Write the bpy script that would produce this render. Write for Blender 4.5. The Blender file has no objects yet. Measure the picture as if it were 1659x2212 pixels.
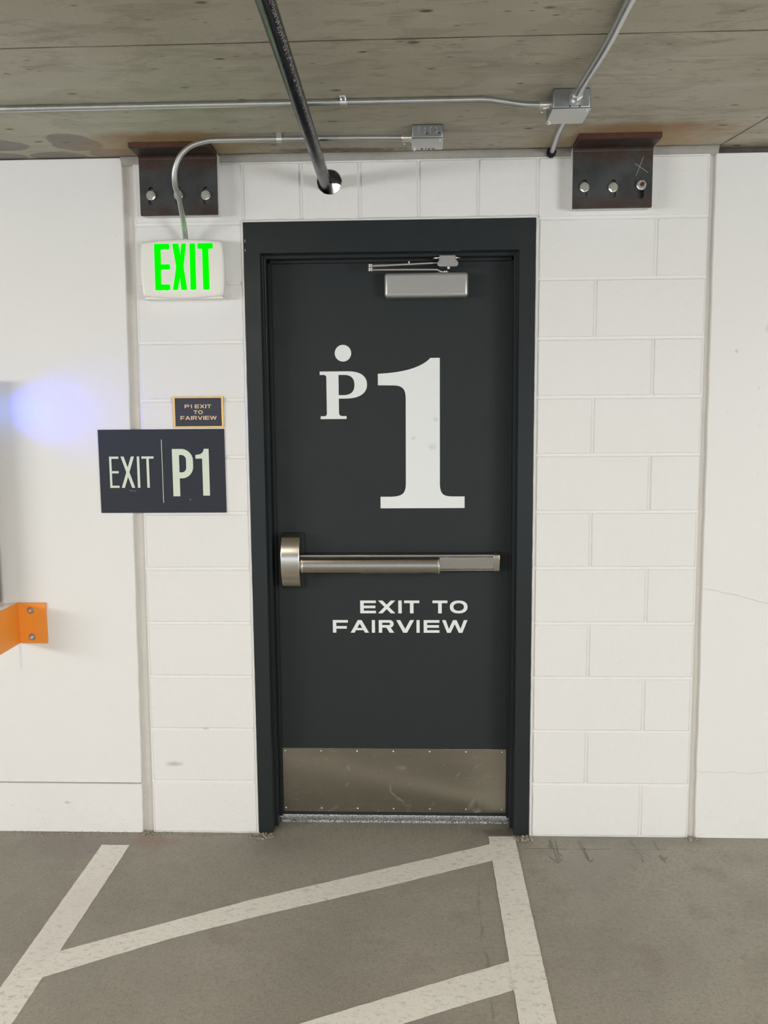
import bpy, bmesh, math, random
from mathutils import Vector, Matrix
random.seed(7)
S = bpy.context.scene
COL = S.collection
PI = math.pi

# ------------------------------------------------------------------ camera
def make_camera():
    cd = bpy.data.cameras.new('camera')
    cd.sensor_fit = 'VERTICAL'; cd.sensor_height = 36.0; cd.sensor_width = 27.0
    cd.lens = 1900.0/2212.0*36.0
    cd.clip_start = .05; cd.clip_end = 200
    o = bpy.data.objects.new('camera', cd); COL.objects.link(o)
    yaw, pit, rol = -.0385972, -.1196090, -.0082012
    fwd = Vector((math.sin(yaw)*math.cos(pit), math.cos(yaw)*math.cos(pit), math.sin(pit)))
    rt = Vector((math.cos(yaw), -math.sin(yaw), 0)); up = rt.cross(fwd)
    r2 = rt*math.cos(rol)+up*math.sin(rol); u2 = up*math.cos(rol)-rt*math.sin(rol)
    m = Matrix((r2, u2, -fwd)).transposed().to_4x4()
    m.translation = Vector((.0942388, -3.13438, 1.598949))
    o.matrix_world = m
    S.camera = o
make_camera()

# ------------------------------------------------------------------ light and exposure
S.view_settings.view_transform = 'Standard'
S.view_settings.look = 'None'
S.view_settings.gamma = 1.0
S.view_settings.use_curve_mapping = False
S.view_settings.exposure = -0.15

W = bpy.data.worlds.new('sky'); S.world = W; W.use_nodes = True
bg = W.node_tree.nodes['Background']
bg.inputs[0].default_value = (.80, .90, 1.0, 1); bg.inputs[1].default_value = .8

def area(name, loc, aim, sx, sy, power, color, spread=PI):
    d = bpy.data.lights.new(name, 'AREA'); d.shape = 'RECTANGLE'; d.size = sx; d.size_y = sy
    d.energy = power; d.color = color; d.spread = spread
    o = bpy.data.objects.new(name, d); COL.objects.link(o)
    o.location = loc
    o.rotation_euler = (Vector(aim)-Vector(loc)).to_track_quat('-Z', 'Y').to_euler()
    return o
# daylight through the left opening; the right and rear lights are added fill
area('daylight_left_opening', (-5.55, -4.4, 1.75), (0, -.2, 1.75), 3.0, .65, 165, (.93, .94, .935))
area('right_fill_light', (5.3, -5.2, 1.15), (0, -.2, .9), 3.2, 1.3, 325, (.90, .935, .955))  # added fill in front of the closed right wall, lifts the lower walls
area('rear_fill_light', (-.6, -8.75, .58), (-.3, 0, .3), 6.0, .7, 58, (.80, .90, 1.0))  # added low fill from behind, brightens the lower left wall

# ------------------------------------------------------------------ helpers
def tag(o, label=None, cat=None, group=None, kind=None):
    if label: o['label'] = label
    if cat: o['category'] = cat
    if group: o['group'] = group
    if kind: o['kind'] = kind
    return o
def empty(name, loc=(0, 0, 0), label=None, cat=None, group=None, kind=None):
    o = bpy.data.objects.new(name, None); COL.objects.link(o); o.location = loc; o.empty_display_size = .05
    return tag(o, label, cat, group, kind)
def obj(name, bm, mat, parent=None, smooth=False, bevel=0, seg=2, angle=35):
    me = bpy.data.meshes.new(name)
    bmesh.ops.recalc_face_normals(bm, faces=bm.faces[:])
    bm.to_mesh(me); bm.free()
    o = bpy.data.objects.new(name, me); COL.objects.link(o)
    mats = mat if isinstance(mat, (list, tuple)) else [mat]
    for m in mats: me.materials.append(m)
    if smooth:
        for p in me.polygons: p.use_smooth = True
        me.set_sharp_from_angle(angle=math.radians(40))
    if bevel:
        b = o.modifiers.new('bevel', 'BEVEL'); b.width = bevel; b.segments = seg; b.limit_method = 'ANGLE'; b.angle_limit = math.radians(angle)
        for p in me.polygons: p.use_smooth = True
        me.set_sharp_from_angle(angle=math.radians(30))
    if parent:
        o.parent = parent
        o.matrix_parent_inverse = Matrix.Translation(-wloc(parent))
    return o
def wloc(o):
    v = Vector(o.location)
    p = o.parent
    while p: 
        v = v + Vector(p.location) if p.type == 'EMPTY' and False else v
        p = p.parent
    return v
def bx(bm, x0, x1, y0, y1, z0, z1, mi=0):
    v = [bm.verts.new(p) for p in ((x0,y0,z0),(x1,y0,z0),(x1,y1,z0),(x0,y1,z0),(x0,y0,z1),(x1,y0,z1),(x1,y1,z1),(x0,y1,z1))]
    for f in ((0,3,2,1),(4,5,6,7),(0,1,5,4),(1,2,6,5),(2,3,7,6),(3,0,4,7)):
        bm.faces.new([v[i] for i in f]).material_index = mi
def box(*a):
    bm = bmesh.new(); bx(bm, *a); return bm
def smooth_path(pts, n=8):
    P = [Vector(p) for p in pts]; out = []
    for i in range(len(P)-1):
        p0 = P[max(i-1, 0)]; p1 = P[i]; p2 = P[i+1]; p3 = P[min(i+2, len(P)-1)]
        for k in range(n):
            t = k/n
            out.append(.5*((2*p1)+(-p0+p2)*t+(2*p0-5*p1+4*p2-p3)*t*t+(-p0+3*p1-3*p2+p3)*t**3))
    out.append(P[-1]); return out
def tube(bm, path, r, n=20, caps=True):
    P = [Vector(p) for p in path]
    rr = r if isinstance(r, (list, tuple)) else [r]*len(P)
    T = []
    for i in range(len(P)):
        a = P[max(i-1, 0)]; b = P[min(i+1, len(P)-1)]; T.append((b-a).normalized())
    ref = Vector((0, 0, 1)) if abs(T[0].z) < .9 else Vector((1, 0, 0))
    u = T[0].cross(ref).normalized(); rings = []
    for i in range(len(P)):
        u = (u-T[i]*u.dot(T[i])).normalized(); v = T[i].cross(u)
        rings.append([bm.verts.new(P[i]+(u*math.cos(2*PI*k/n)+v*math.sin(2*PI*k/n))*rr[i]) for k in range(n)])
    for i in range(len(P)-1):
        for k in range(n):
            bm.faces.new((rings[i][k], rings[i][(k+1) % n], rings[i+1][(k+1) % n], rings[i+1][k]))
    if caps:
        bm.faces.new(rings[0][::-1]); bm.faces.new(rings[-1])
def cyl(bm, a, b, r, n=20): tube(bm, [a, b], r, n)
def prism_xz(bm, loop, y0, y1):
    A = [bm.verts.new((x, y0, z)) for x, z in loop]; B = [bm.verts.new((x, y1, z)) for x, z in loop]
    n = len(loop)
    bm.faces.new(A); bm.faces.new(B[::-1])
    for i in range(n): bm.faces.new((A[i], A[(i+1) % n], B[(i+1) % n], B[i]))
def prism_yz(bm, loop, x0, x1):
    A = [bm.verts.new((x0, y, z)) for y, z in loop]; B = [bm.verts.new((x1, y, z)) for y, z in loop]
    n = len(loop)
    bm.faces.new(A); bm.faces.new(B[::-1])
    for i in range(n): bm.faces.new((A[i], A[(i+1) % n], B[(i+1) % n], B[i]))
def filled(loops, y0, y1, plane='xz', bev=0):
    """outline loops with holes -> bmesh slab between depths y0 (front) and y1"""
    cu = bpy.data.curves.new('tmp', 'CURVE'); cu.dimensions = '2D'; cu.fill_mode = 'BOTH'
    cu.extrude = abs(y1-y0)/2
    for L in loops:
        sp = cu.splines.new('POLY'); sp.points.add(len(L)-1); sp.use_cyclic_u = True
        for i, (a, b) in enumerate(L): sp.points[i].co = (a, b, 0, 1)
    o = bpy.data.objects.new('tmp', cu); COL.objects.link(o)
    dg = bpy.context.evaluated_depsgraph_get(); dg.update()
    me = bpy.data.meshes.new_from_object(o.evaluated_get(dg))
    bm = bmesh.new(); bm.from_mesh(me)
    bmesh.ops.remove_doubles(bm, verts=bm.verts[:], dist=1e-6)
    mid = (y0+y1)/2
    for v in bm.verts:
        a, b, c = v.co
        v.co = (a, mid+c, b) if plane == 'xz' else (a, b, mid+c)
    bpy.data.objects.remove(o); bpy.data.curves.remove(cu); bpy.data.meshes.remove(me)
    return bm
def circle(cx, cz, r, n=32, a0=0): return [(cx+r*math.cos(a0+2*PI*k/n), cz+r*math.sin(a0+2*PI*k/n)) for k in range(n)]
def copy_tree(o, parent=None):
    c = o.copy(); COL.objects.link(c)
    if parent: c.parent = parent
    for ch in list(o.children): copy_tree(ch, c)
    return c

# ------------------------------------------------------------------ materials
class NT:
    def __init__(s, name):
        s.m = bpy.data.materials.new(name); s.m.use_nodes = True; s.t = s.m.node_tree
        s.b = s.t.nodes['Principled BSDF']
        tc = s.t.nodes.new('ShaderNodeTexCoord')
        g = s.t.nodes.new('ShaderNodeNewGeometry'); s.pos = g.outputs['Position']
        s.nrm = g.outputs['Normal']
    def n(s, typ, **kw):
        nd = s.t.nodes.new(typ)
        for k, v in kw.items(): setattr(nd, k, v)
        return nd
    def link(s, a, b): s.t.links.new(a, b)
    def setin(s, sock, v):
        if hasattr(v, 'is_linked') or isinstance(v, bpy.types.NodeSocket): s.link(v, sock)
        else: sock.default_value = v
    def vmul(s, v, sc, off=(0, 0, 0)):
        n = s.n('ShaderNodeMapping'); s.link(v, n.inputs['Vector']); n.inputs['Scale'].default_value = sc; n.inputs['Location'].default_value = off
        return n.outputs[0]
    def noise(s, scale, detail=4, rough=.55, vec=None, stretch=None, dist=0):
        n = s.n('ShaderNodeTexNoise'); v = vec or s.pos
        if stretch: v = s.vmul(v, stretch)
        s.link(v, n.inputs['Vector']); n.inputs['Scale'].default_value = scale; n.inputs['Detail'].default_value = detail
        n.inputs['Roughness'].default_value = rough; n.inputs['Distortion'].default_value = dist
        return n.outputs['Fac']
    def voro(s, scale, vec=None, stretch=None, feature='F1'):
        n = s.n('ShaderNodeTexVoronoi', feature=feature); v = vec or s.pos
        if stretch: v = s.vmul(v, stretch)
        s.link(v, n.inputs['Vector']); n.inputs['Scale'].default_value = scale
        return n.outputs['Distance']
    def ramp(s, f, a, b, lo=0., hi=1.):
        n = s.n('ShaderNodeMapRange'); n.clamp = True; n.interpolation_type = 'SMOOTHSTEP'
        s.link(f, n.inputs[0]); n.inputs[1].default_value = a; n.inputs[2].default_value = b
        n.inputs[3].default_value = lo; n.inputs[4].default_value = hi
        return n.outputs[0]
    def mix(s, f, a, b):
        n = s.n('ShaderNodeMix', data_type='RGBA')
        s.setin(n.inputs[0], f)
        for i, v in ((6, a), (7, b)):
            if isinstance(v, tuple): n.inputs[i].default_value = (*v[:3], 1)
            else: s.link(v, n.inputs[i])
        return n.outputs[2]
    def math(s, op, a, b=0.):
        n = s.n('ShaderNodeMath', operation=op); s.setin(n.inputs[0], a); s.setin(n.inputs[1], b); return n.outputs[0]
    def blob(s, c, r, soft=.5, wob=.25, wscale=12):
        """mask around point c with radii r, edge broken by noise"""
        m = s.n('ShaderNodeVectorMath', operation='SUBTRACT'); s.link(s.pos, m.inputs[0]); m.inputs[1].default_value = c
        d = s.n('ShaderNodeVectorMath', operation='DIVIDE'); s.link(m.outputs[0], d.inputs[0]); d.inputs[1].default_value = r
        l = s.n('ShaderNodeVectorMath', operation='LENGTH'); s.link(d.outputs[0], l.inputs[0])
        f = l.outputs['Value']
        if wob:
            w = s.math('MULTIPLY', s.math('SUBTRACT', s.noise(wscale, 5), .5), wob*4)
            f = s.math('ADD', f, w)
        return s.ramp(f, 1-soft, 1+.02, 1., 0.)
    def bump(s, h, dist=.002, strength=1., prev=None):
        n = s.n('ShaderNodeBump'); s.link(h, n.inputs['Height']); n.inputs['Distance'].default_value = dist; n.inputs['Strength'].default_value = strength
        if prev: s.link(prev, n.inputs['Normal'])
        return n.outputs[0]
    def out(s, color=None, rough=None, metal=None, normal=None, emis=None, estr=0, spec=None, coat=None, aniso=None):
        b = s.b
        if color is not None: s.setin(b.inputs['Base Color'], (*color, 1) if isinstance(color, tuple) else color)
        if rough is not None: s.setin(b.inputs['Roughness'], rough)
        if metal is not None: s.setin(b.inputs['Metallic'], metal)
        if normal is not None: s.link(normal, b.inputs['Normal'])
        if spec is not None: b.inputs['Specular IOR Level'].default_value = spec
        if coat is not None: b.inputs['Coat Weight'].default_value = coat
        if aniso is not None: b.inputs['Anisotropic'].default_value = aniso
        if emis is not None:
            b.inputs['Emission Color'].default_value = (*emis, 1); b.inputs['Emission Strength'].default_value = estr
        return s.m
def srgb(r, g, b):
    f = lambda c: (c/255/12.92) if c/255 <= .04045 else ((c/255+.055)/1.055)**2.4
    return (f(r), f(g), f(b))

def plain(name, col, rough=.5, metal=0., var=.06, vs=30, bump=0, bs=300, **kw):
    t = NT(name); n = t.noise(vs, 4)
    a = tuple(min(1, c*(1-var)) for c in col); b = tuple(min(1, c*(1+var)) for c in col)
    nm = t.bump(t.noise(bs, 3), bump) if bump else None
    return t.out(t.mix(n, a, b), rough, metal, nm, **kw)

def mat_wall(name, block):
    t = NT(name)
    base = t.mix(t.noise(1.6, 3), (.775, .765, .745), (.815, .805, .79))
    # small dirty pits and scuffs
    pit = t.ramp(t.voro(9 if not block else 14), .03, .012)
    sel = t.ramp(t.noise(2.3, 2), .50, .57)
    pit = t.math('MULTIPLY', pit, sel)
    c = t.mix(t.math('MULTIPLY', pit, .55), base, (.30, .28, .26))
    if block:
        for cc, r in (((-.822, 0, .272), (.045, .2, .014)), ((-.70, 0, .41), (.02, .2, .006))):
            c = t.mix(t.math('MULTIPLY', t.blob(cc, r, .9, .12, 60), .45), c, (.25, .24, .23))
        h1 = t.noise(55, 5, .6); h2 = t.noise(240, 3, .6)
        lump = t.ramp(t.noise(28, 3), .58, .72)
        n1 = t.bump(h1, .0035, .55); n2 = t.bump(h2, .0012, .5, n1); n3 = t.bump(lump, .0015, .35, n2)
    else:
        for cc, r in (((1.31, 0, 1.857), (.020, .3, .022)), ((1.20, 0, 1.78), (.008, .3, .010)), ((-1.235, 0, .118), (.022, .3, .008)),
                      ((1.28, 0, 1.65), (.003, .3, .008))):
            c = t.mix(t.math('MULTIPLY', t.blob(cc, r, .9, .35, 90), .38), c, (.28, .26, .24))
        x = t.n('ShaderNodeSeparateXYZ'); t.link(t.pos, x.inputs[0]); X, Z = x.outputs[0], x.outputs[2]
        def line(z0, sl, x0, amp, w, xa, xb, nz):
            d = t.math('ABSOLUTE', t.math('SUBTRACT', t.math('ADD', Z, t.math('MULTIPLY', t.math('SUBTRACT', X, x0), sl)), t.math('ADD', t.math('MULTIPLY', t.math('SUBTRACT', t.noise(nz, 5), .5), amp), z0)))
            return t.math('MULTIPLY', t.ramp(d, w, w*.2), t.math('MULTIPLY', t.ramp(X, xa, xa+.03), t.ramp(X, xb, xb-.05)))
        crack = t.math('MAXIMUM', line(.945, .24, 1.11, .03, .0022, 1.10, 1.7, 12), t.math('MULTIPLY', line(.255, .0, 1.11, .05, .003, 1.10, 1.75, 9), .7))
        c = t.mix(t.math('MULTIPLY', crack, .22), c, (.45, .43, .40))
        h1 = t.noise(3.2, 3, .5); h2 = t.noise(120, 3, .6)
        spots = t.ramp(t.voro(22), .10, .03)
        spots = t.math('MULTIPLY', spots, t.ramp(t.noise(1.7, 2), .52, .62))
        n1 = t.bump(h1, .02, .28); n2 = t.bump(h2, .0007, .6, n1); n3 = t.bump(spots, -.002, .6, n2); n3 = t.bump(crack, -.003, .5, n3)
        low = t.math('MULTIPLY', t.ramp(t.noise(20, 5, .65), .5, .7), t.ramp(Z, .26, .05)); n3 = t.bump(low, .004, .4, n3)
    return t.out(c, .55, 0, n3, spec=.3)
M = {}
M['block'] = mat_wall('painted_block', True)
M['conc_wall'] = mat_wall('painted_concrete', False)
M['caulk'] = plain('joint_sealant', (.60, .57, .53), .6, 0, .07, 25, .002, 60)
M['caulk_white'] = plain('painted_sealant', (.72, .71, .69), .5, 0, .05, 30, .001, 90)
M['grout'] = plain('fire_sealant', (.36, .345, .315), .8, 0, .14, 18, .003, 50)
M['foam'] = plain('dark_gap', (.10, .085, .075), .9, 0, .4, 30, .004, 80)
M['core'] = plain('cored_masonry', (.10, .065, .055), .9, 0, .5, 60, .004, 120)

def mat_floor():
    t = NT('floor_concrete')
    a = t.noise(1.3, 6, .6); b = t.noise(5, 6, .65); g = t.noise(160, 4, .7)
    c = t.mix(t.ramp(a, .35, .65), (.265, .250, .212), (.350, .332, .287))
    c = t.mix(t.math('MULTIPLY', t.ramp(b, .50, .70), .55), c, (.225, .205, .170))
    c = t.mix(t.math('MULTIPLY', t.ramp(t.noise(2.2, 5, .6), .55, .7), .4), c, (.40, .385, .345))
    g2 = t.noise(75, 5, .7); g3 = t.noise(1, 4, .65, None, (40, 160, 1)); g4 = t.noise(1, 4, .65, None, (160, 35, 1))
    c = t.mix(t.math('MULTIPLY', t.ramp(g, .35, .70), .34), c, (.50, .48, .42))
    c = t.mix(t.math('MULTIPLY', t.ramp(g2, .48, .66), .34), c, (.185, .170, .140))
    c = t.mix(t.math('MULTIPLY', t.ramp(g3, .52, .68), .30), c, (.19, .175, .145))
    c = t.mix(t.math('MULTIPLY', t.ramp(g4, .54, .68), .25), c, (.19, .175, .145))
    c = t.mix(t.math('MULTIPLY', t.ramp(t.noise(1.9, 4, .6), .54, .64), .30), c, (.30, .27, .26))
    pit = t.math('MULTIPLY', t.ramp(t.voro(26), .09, .05), t.ramp(t.noise(9, 2), .60, .66))
    c = t.mix(t.math('MULTIPLY', pit, .75), c, (.07, .06, .055))
    # reddish and purple-grey stain by the left wall, dark ring at the frame feet, darker band along the right wall
    c = t.mix(t.math('MULTIPLY', t.blob((-1.15, -.10, 0), (.42, .16, 1), .9, .25, 6), .35), c, (.22, .17, .175))
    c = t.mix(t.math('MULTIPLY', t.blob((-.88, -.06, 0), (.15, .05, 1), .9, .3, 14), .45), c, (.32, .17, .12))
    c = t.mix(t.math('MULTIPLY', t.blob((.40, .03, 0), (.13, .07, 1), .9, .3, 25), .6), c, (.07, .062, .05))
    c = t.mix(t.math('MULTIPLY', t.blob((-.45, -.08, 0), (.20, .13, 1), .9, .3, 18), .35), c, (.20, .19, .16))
    c = t.mix(t.math('MULTIPLY', t.blob((.85, -.03, 0), (.50, .06, 1), .8, .1, 10), .40), c, (.23, .23, .19))
    # faint saw-cut line and rough vertical crack beside the long stripe
    x = t.n('ShaderNodeSeparateXYZ'); t.link(t.pos, x.inputs[0])
    # pad in front of the door is broomed towards the wall
    br = t.noise(1, 3, .6, None, (260, 9, 1))
    pad = t.blob((0, .07, 0), (.50, .16, 1), .6, .05, 10)
    c = t.mix(t.math('MULTIPLY', t.math('MULTIPLY', t.ramp(br, .45, .75), pad), .45), c, (.16, .14, .115))
    cr = t.math('ABSOLUTE', t.math('SUBTRACT', x.outputs[0], t.math('ADD', t.math('MULTIPLY', t.noise(7, 4), .05), .262)))
    crm = t.math('MULTIPLY', t.ramp(cr, .006, .001), t.ramp(x.outputs[1], -.25, -.45))
    crm = t.math('MULTIPLY', crm, t.ramp(t.noise(14, 3), .42, .6))
    c = t.mix(t.math('MULTIPLY', crm, .5), c, (.16, .14, .115))
    # wisps
    w = t.noise(1, 5, .6, None, (3, 11, 1), 1.2)
    c = t.mix(t.math('MULTIPLY', t.ramp(w, .60, .75), .22), c, (.50, .47, .43))
    n1 = t.bump(g, .0012, .5); n2 = t.bump(t.noise(28, 4), .003, .25, n1)
    n3 = t.bump(t.math('MULTIPLY', br, pad), .003, .5, n2)
    return t.out(c, t.ramp(b, .3, .7, .52, .72), 0, n3, spec=.35)
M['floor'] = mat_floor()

def mat_ceiling():
    t = NT('board_formed_concrete')
    x = t.n('ShaderNodeSeparateXYZ'); t.link(t.pos, x.inputs[0])
    a = t.noise(1.1, 4, .55)
    c = t.mix(t.ramp(a, .35, .65), (.395, .368, .290), (.475, .448, .372))
    st = t.noise(1, 7, .62, None, (3.2, 10, 1), .9)
    c = t.mix(t.math('MULTIPLY', t.ramp(st, .53, .60), .42), c, (.29, .255, .195))
    st2 = t.noise(1, 6, .62, None, (8, 26, 1), .5)
    c = t.mix(t.math('MULTIPLY', t.ramp(st2, .57, .63), .36), c, (.235, .20, .15))
    bl = t.noise(1, 5, .6, None, (5, 9, 1), .8)
    c = t.mix(t.math('MULTIPLY', t.ramp(bl, .55, .59), .26), c, (.26, .225, .185))
    gr = t.noise(130, 4, .7)
    c = t.mix(t.math('MULTIPLY', t.ramp(gr, .5, .7), .25), c, (.25, .22, .17))
    st3 = t.noise(1, 5, .6, None, (2.2, 34, 1), .2)
    c = t.mix(t.math('MULTIPLY', t.ramp(st3, .55, .72), .30), c, (.58, .56, .48))
    k = t.math('MULTIPLY', t.ramp(t.voro(9, None, (.7, 1.5, 1)), .13, .05), t.ramp(t.noise(6, 3), .40, .48))
    c = t.mix(t.math('MULTIPLY', k, .85), c, (.08, .06, .045))
    k2 = t.math('MULTIPLY', t.ramp(t.voro(19, None, (.6, 1.6, 1)), .15, .05), t.ramp(t.noise(8, 3), .44, .52))
    c = t.mix(t.math('MULTIPLY', k2, .7), c, (.11, .09, .07))
    # greener and paler towards the left
    c = t.mix(t.math('MULTIPLY', t.blob((-.75, -.45, 2.465), (.9, .55, 1), .95, .1, 3), .22), c, (.52, .56, .43))
    # dark patches near the left wall
    for cc, r in (((-1.02, -.165, 2.465), (.085, .10, 1)), ((-1.30, -.15, 2.465), (.12, .07, 1)), ((-1.14, -.02, 2.465), (.09, .05, 1)),
                  ((-.93, -.045, 2.465), (.10, .05, 1)), ((-1.33, -.02, 2.465), (.08, .05, 1))):
        c = t.mix(t.math('MULTIPLY', t.blob(cc, r, .12, .22, 8), .72), c, (.19, .17, .165))
    # rust bleeding from the steel angles
    for cx, w in ((-.74, .40), (.80, .46)):
        m = t.blob((cx, -.10, 2.465), (w, .20, 1), .9, .16, 9)
        c = t.mix(t.math('MULTIPLY', m, .72), c, (.42, .25, .10))
        m = t.blob((cx+.03, -.21, 2.465), (w*.85, .085, 1), .9, .25, 12)
        c = t.mix(t.math('MULTIPLY', m, .65), c, (.28, .13, .04))
    m = t.blob((-.18, -.03, 2.465), (.28, .035, 1), .6, .3, 30); c = t.mix(t.math('MULTIPLY', m, .7), c, (.10, .06, .05))
    # board joints
    seam = None
    for y0 in (-.925, -2.14, -3.36, -4.58):
        d = t.math('ABSOLUTE', t.math('SUBTRACT', t.math('ADD', x.outputs[1], t.math('MULTIPLY', t.noise(2.5, 5), .014)), y0+.007))
        mm = t.ramp(d, .0045, .0012)
        seam = mm if seam is None else t.math('MAXIMUM', seam, mm)
    d = t.math('ABSOLUTE', t.math('ADD', t.math('SUBTRACT', x.outputs[0], 1.12), t.math('MULTIPLY', x.outputs[1], .16)))
    mm = t.math('MULTIPLY', t.ramp(d, .006, .001), t.ramp(x.outputs[1], -.6, -.3)); seam = t.math('MAXIMUM', seam, mm)
    c = t.mix(t.math('MULTIPLY', seam, t.ramp(t.noise(6, 3), .25, .6, .4, .9)), c, (.045, .038, .028))
    n1 = t.bump(st2, .002, .4); n2 = t.bump(t.noise(140, 3), .0008, .5, n1); n3 = t.bump(seam, -.004, .7, n2); n4 = t.bump(k, -.004, .6, n3)
    return t.out(c, .62, 0, n4, spec=.3)
M['ceiling'] = mat_ceiling()

def mat_stripe():
    t = NT('worn_line_paint')
    c = t.mix(t.noise(4, 5), (.76, .745, .69), (.86, .85, .80))
    wr = t.noise(1, 6, .65, None, (30, 60, 1), .4); big = t.noise(2.6, 3)
    sp = t.ramp(t.noise(85, 5, .7), .54, .66)
    c = t.mix(t.math('MULTIPLY', sp, .42), c, (.46, .44, .40))
    f = t.math('MULTIPLY', t.ramp(wr, .52, .68), t.ramp(big, .30, .62, .25, 1.))
    c = t.mix(t.math('MULTIPLY', f, .62), c, (.42, .40, .35))
    c = t.mix(t.math('MULTIPLY', t.blob((-1.02, -.55, 0), (.09, .34, 1), .7, .2, 9), .35), c, (.70, .62, .64))
    c = t.mix(t.math('MULTIPLY', t.ramp(t.voro(60), .10, .03), .25), c, (.15, .13, .12))
    return t.out(c, .6, 0, t.bump(t.noise(90, 4), .0015, .5), spec=.3)
M['stripe'] = mat_stripe()

def mat_door(name, col, r0, r1, scuff=False):
    t = NT(name)
    c = t.mix(t.noise(4, 4), tuple(v*.93 for v in col), tuple(v*1.07 for v in col))
    if scuff:
        sc = t.math('MULTIPLY', t.ramp(t.noise(1, 4, .6, None, (40, 40, 9), 1.), .66, .70), t.ramp(t.noise(2, 2), .5, .6))
        c = t.mix(t.math('MULTIPLY', sc, .3), c, (.25, .23, .2))
    n = t.bump(t.noise(420, 2), .0003, .5)
    return t.out(c, t.ramp(t.noise(9, 4), .3, .7, r0, r1), 0, n, spec=.28)
M['leaf'] = mat_door('dark_door_paint', (.0205, .0255, .0268), .46, .54)
M['frame'] = mat_door('dark_frame_paint', (.020, .0245, .026), .30, .38, False)
M['gasket'] = plain('black_gasket', (.006, .007, .009), .6)

def mat_metal(name, col, rough, streak=(1, 1, 300), sm=.12, dirt=0., bumpd=.00012, aniso=0.):
    t = NT(name)
    s = t.noise(1, 4, .6, None, streak)
    c = t.mix(s, tuple(v*.92 for v in col), tuple(min(1, v*1.06) for v in col))
    r = t.ramp(s, .2, .8, rough-sm/2, rough+sm/2)
    if dirt:
        d = t.math('MULTIPLY', t.ramp(t.noise(11, 6, .7, dist=1.5), .58, .74), dirt)
        r = t.math('ADD', r, t.math('MULTIPLY', d, .35))
        c = t.mix(t.math('MULTIPLY', d, .5), c, tuple(min(1, v*1.7) for v in col))
    if aniso:
        cx = t.n('ShaderNodeCombineXYZ'); cx.inputs[0].default_value = 1.0
        t.link(cx.outputs[0], t.b.inputs['Tangent']); t.b.inputs['Anisotropic'].default_value = aniso
    return t.out(c, r, 1., t.bump(s, bumpd, .5) if bumpd else None)
M['bronze'] = mat_metal('satin_stainless', (.30, .27, .23), .27, (2, 2, 30), .04, .08, 0)
M['bronze_v'] = mat_metal('satin_stainless_case', (.50, .47, .42), .24, (2, 2, 30), .04, 0, 0)
M['kick'] = mat_metal('brushed_kick_plate', (.43, .405, .35), .27, (1.5, 3, 14), .03, 1.0, 0, .7)
M['zinc'] = mat_metal('zinc_screw', (.93, .94, .95), .18, (60, 60, 60), .1)
M['emt'] = mat_metal('galvanised_conduit', (.60, .61, .61), .34, (30, 30, 30), .15)
M['boxsteel'] = mat_metal('galvanised_box', (.36, .37, .375), .45, (25, 25, 25), .15)
M['cover'] = mat_metal('galvanised_cover', (.64, .64, .62), .45, (30, 90, 30), .12)
M['closer'] = plain('silver_closer_paint', (.44, .435, .425), .34, .6, .03, 60, .0002, 500)
M['closer_rod'] = plain('silver_rod', (.62, .61, .57), .3, .9, .05)
M['blackpipe'] = (lambda t: t.out(t.mix(t.ramp(t.noise(1, 4, .6, None, (30, 5, 30)), .45, .75), (.005, .005, .007), (.020, .018, .017)), t.ramp(t.noise(14, 4), .3, .7, .20, .30), 0, t.bump(t.noise(60, 3), .0005, .3), spec=.45))(NT('black_pipe_coating'))
M['ink'] = plain('white_stencil_ink', (.34, .34, .34), .6, 0, .3, 90)
M['hole'] = plain('dark_hole', (.006, .006, .006), .9)

def mat_steel():
    t = NT('rusted_mill_steel')
    x = t.n('ShaderNodeSeparateXYZ'); t.link(t.pos, x.inputs[0])
    c = t.mix(t.ramp(t.noise(6, 5), .35, .65), (.030, .033, .033), (.062, .066, .066))
    rust = t.ramp(t.noise(10, 6, .65), .32, .58)
    zt = t.ramp(x.outputs[2], 2.38, 2.42)       # heel of the angle is rustier
    zb = t.ramp(x.outputs[2], 2.31, 2.26)
    f = t.math('MULTIPLY', rust, t.math('MAXIMUM', t.math('MULTIPLY', zt, .95), t.math('MULTIPLY', zb, .9)))
    c = t.mix(f, c, (.056, .030, .022))
    c = t.mix(t.math('MULTIPLY', t.ramp(t.noise(26, 5), .6, .72), .25), c, (.16, .06, .025))
    return t.out(c, t.ramp(t.noise(15, 4), .3, .7, .45, .62), .35, t.bump(t.noise(70, 4), .0012, .5))
M['steel'] = mat_steel()
M['rust'] = plain('red_rust', (.085, .032, .020), .8, .1, .4, 60, .002, 120)
M['chalk'] = plain('chalk', (.34, .34, .33), .9)
M['exit_case'] = plain('white_plastic', (.83, .82, .76), .32, 0, .015, 8)
M['exit_green'] = NT('green_letters_lit').out((.0, .25, .0), .8, 0, None, (0.0, 1.0, 0.0), 1.5, spec=0.)
M['plaque'] = plain('dark_blue_plaque', (.027, .031, .044), .5, 0, .04, 20, .0002, 400, spec=.25)
M['glowtext'] = plain('pale_green_letters', (.66, .74, .60), .45, 0, .02)
M['plaque_small'] = plain('navy_plaque', (.020, .023, .045), .45, 0, .04)
M['gold'] = mat_metal('gold_frame', (.72, .48, .19), .32, (40, 40, 40), .1)
M['goldtext'] = plain('pale_gold_letters', (.78, .60, .34), .4, .1)
M['vinyl'] = (lambda t: t.out(t.mix(t.math('MULTIPLY', t.math('MAXIMUM', t.blob((.080, .095, 1.482), (.014, .1, .010), .9, .3, 70), t.math('MAXIMUM', t.blob((.160, .095, 1.55), (.014, .1, .014), .9, .4, 60), t.blob((.15, .095, 1.45), (.02, .1, .02), .9, .5, 60))), .35), (.80, .82, .82), (.45, .45, .45)), .5, 0, None))(NT('white_vinyl'))
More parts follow.
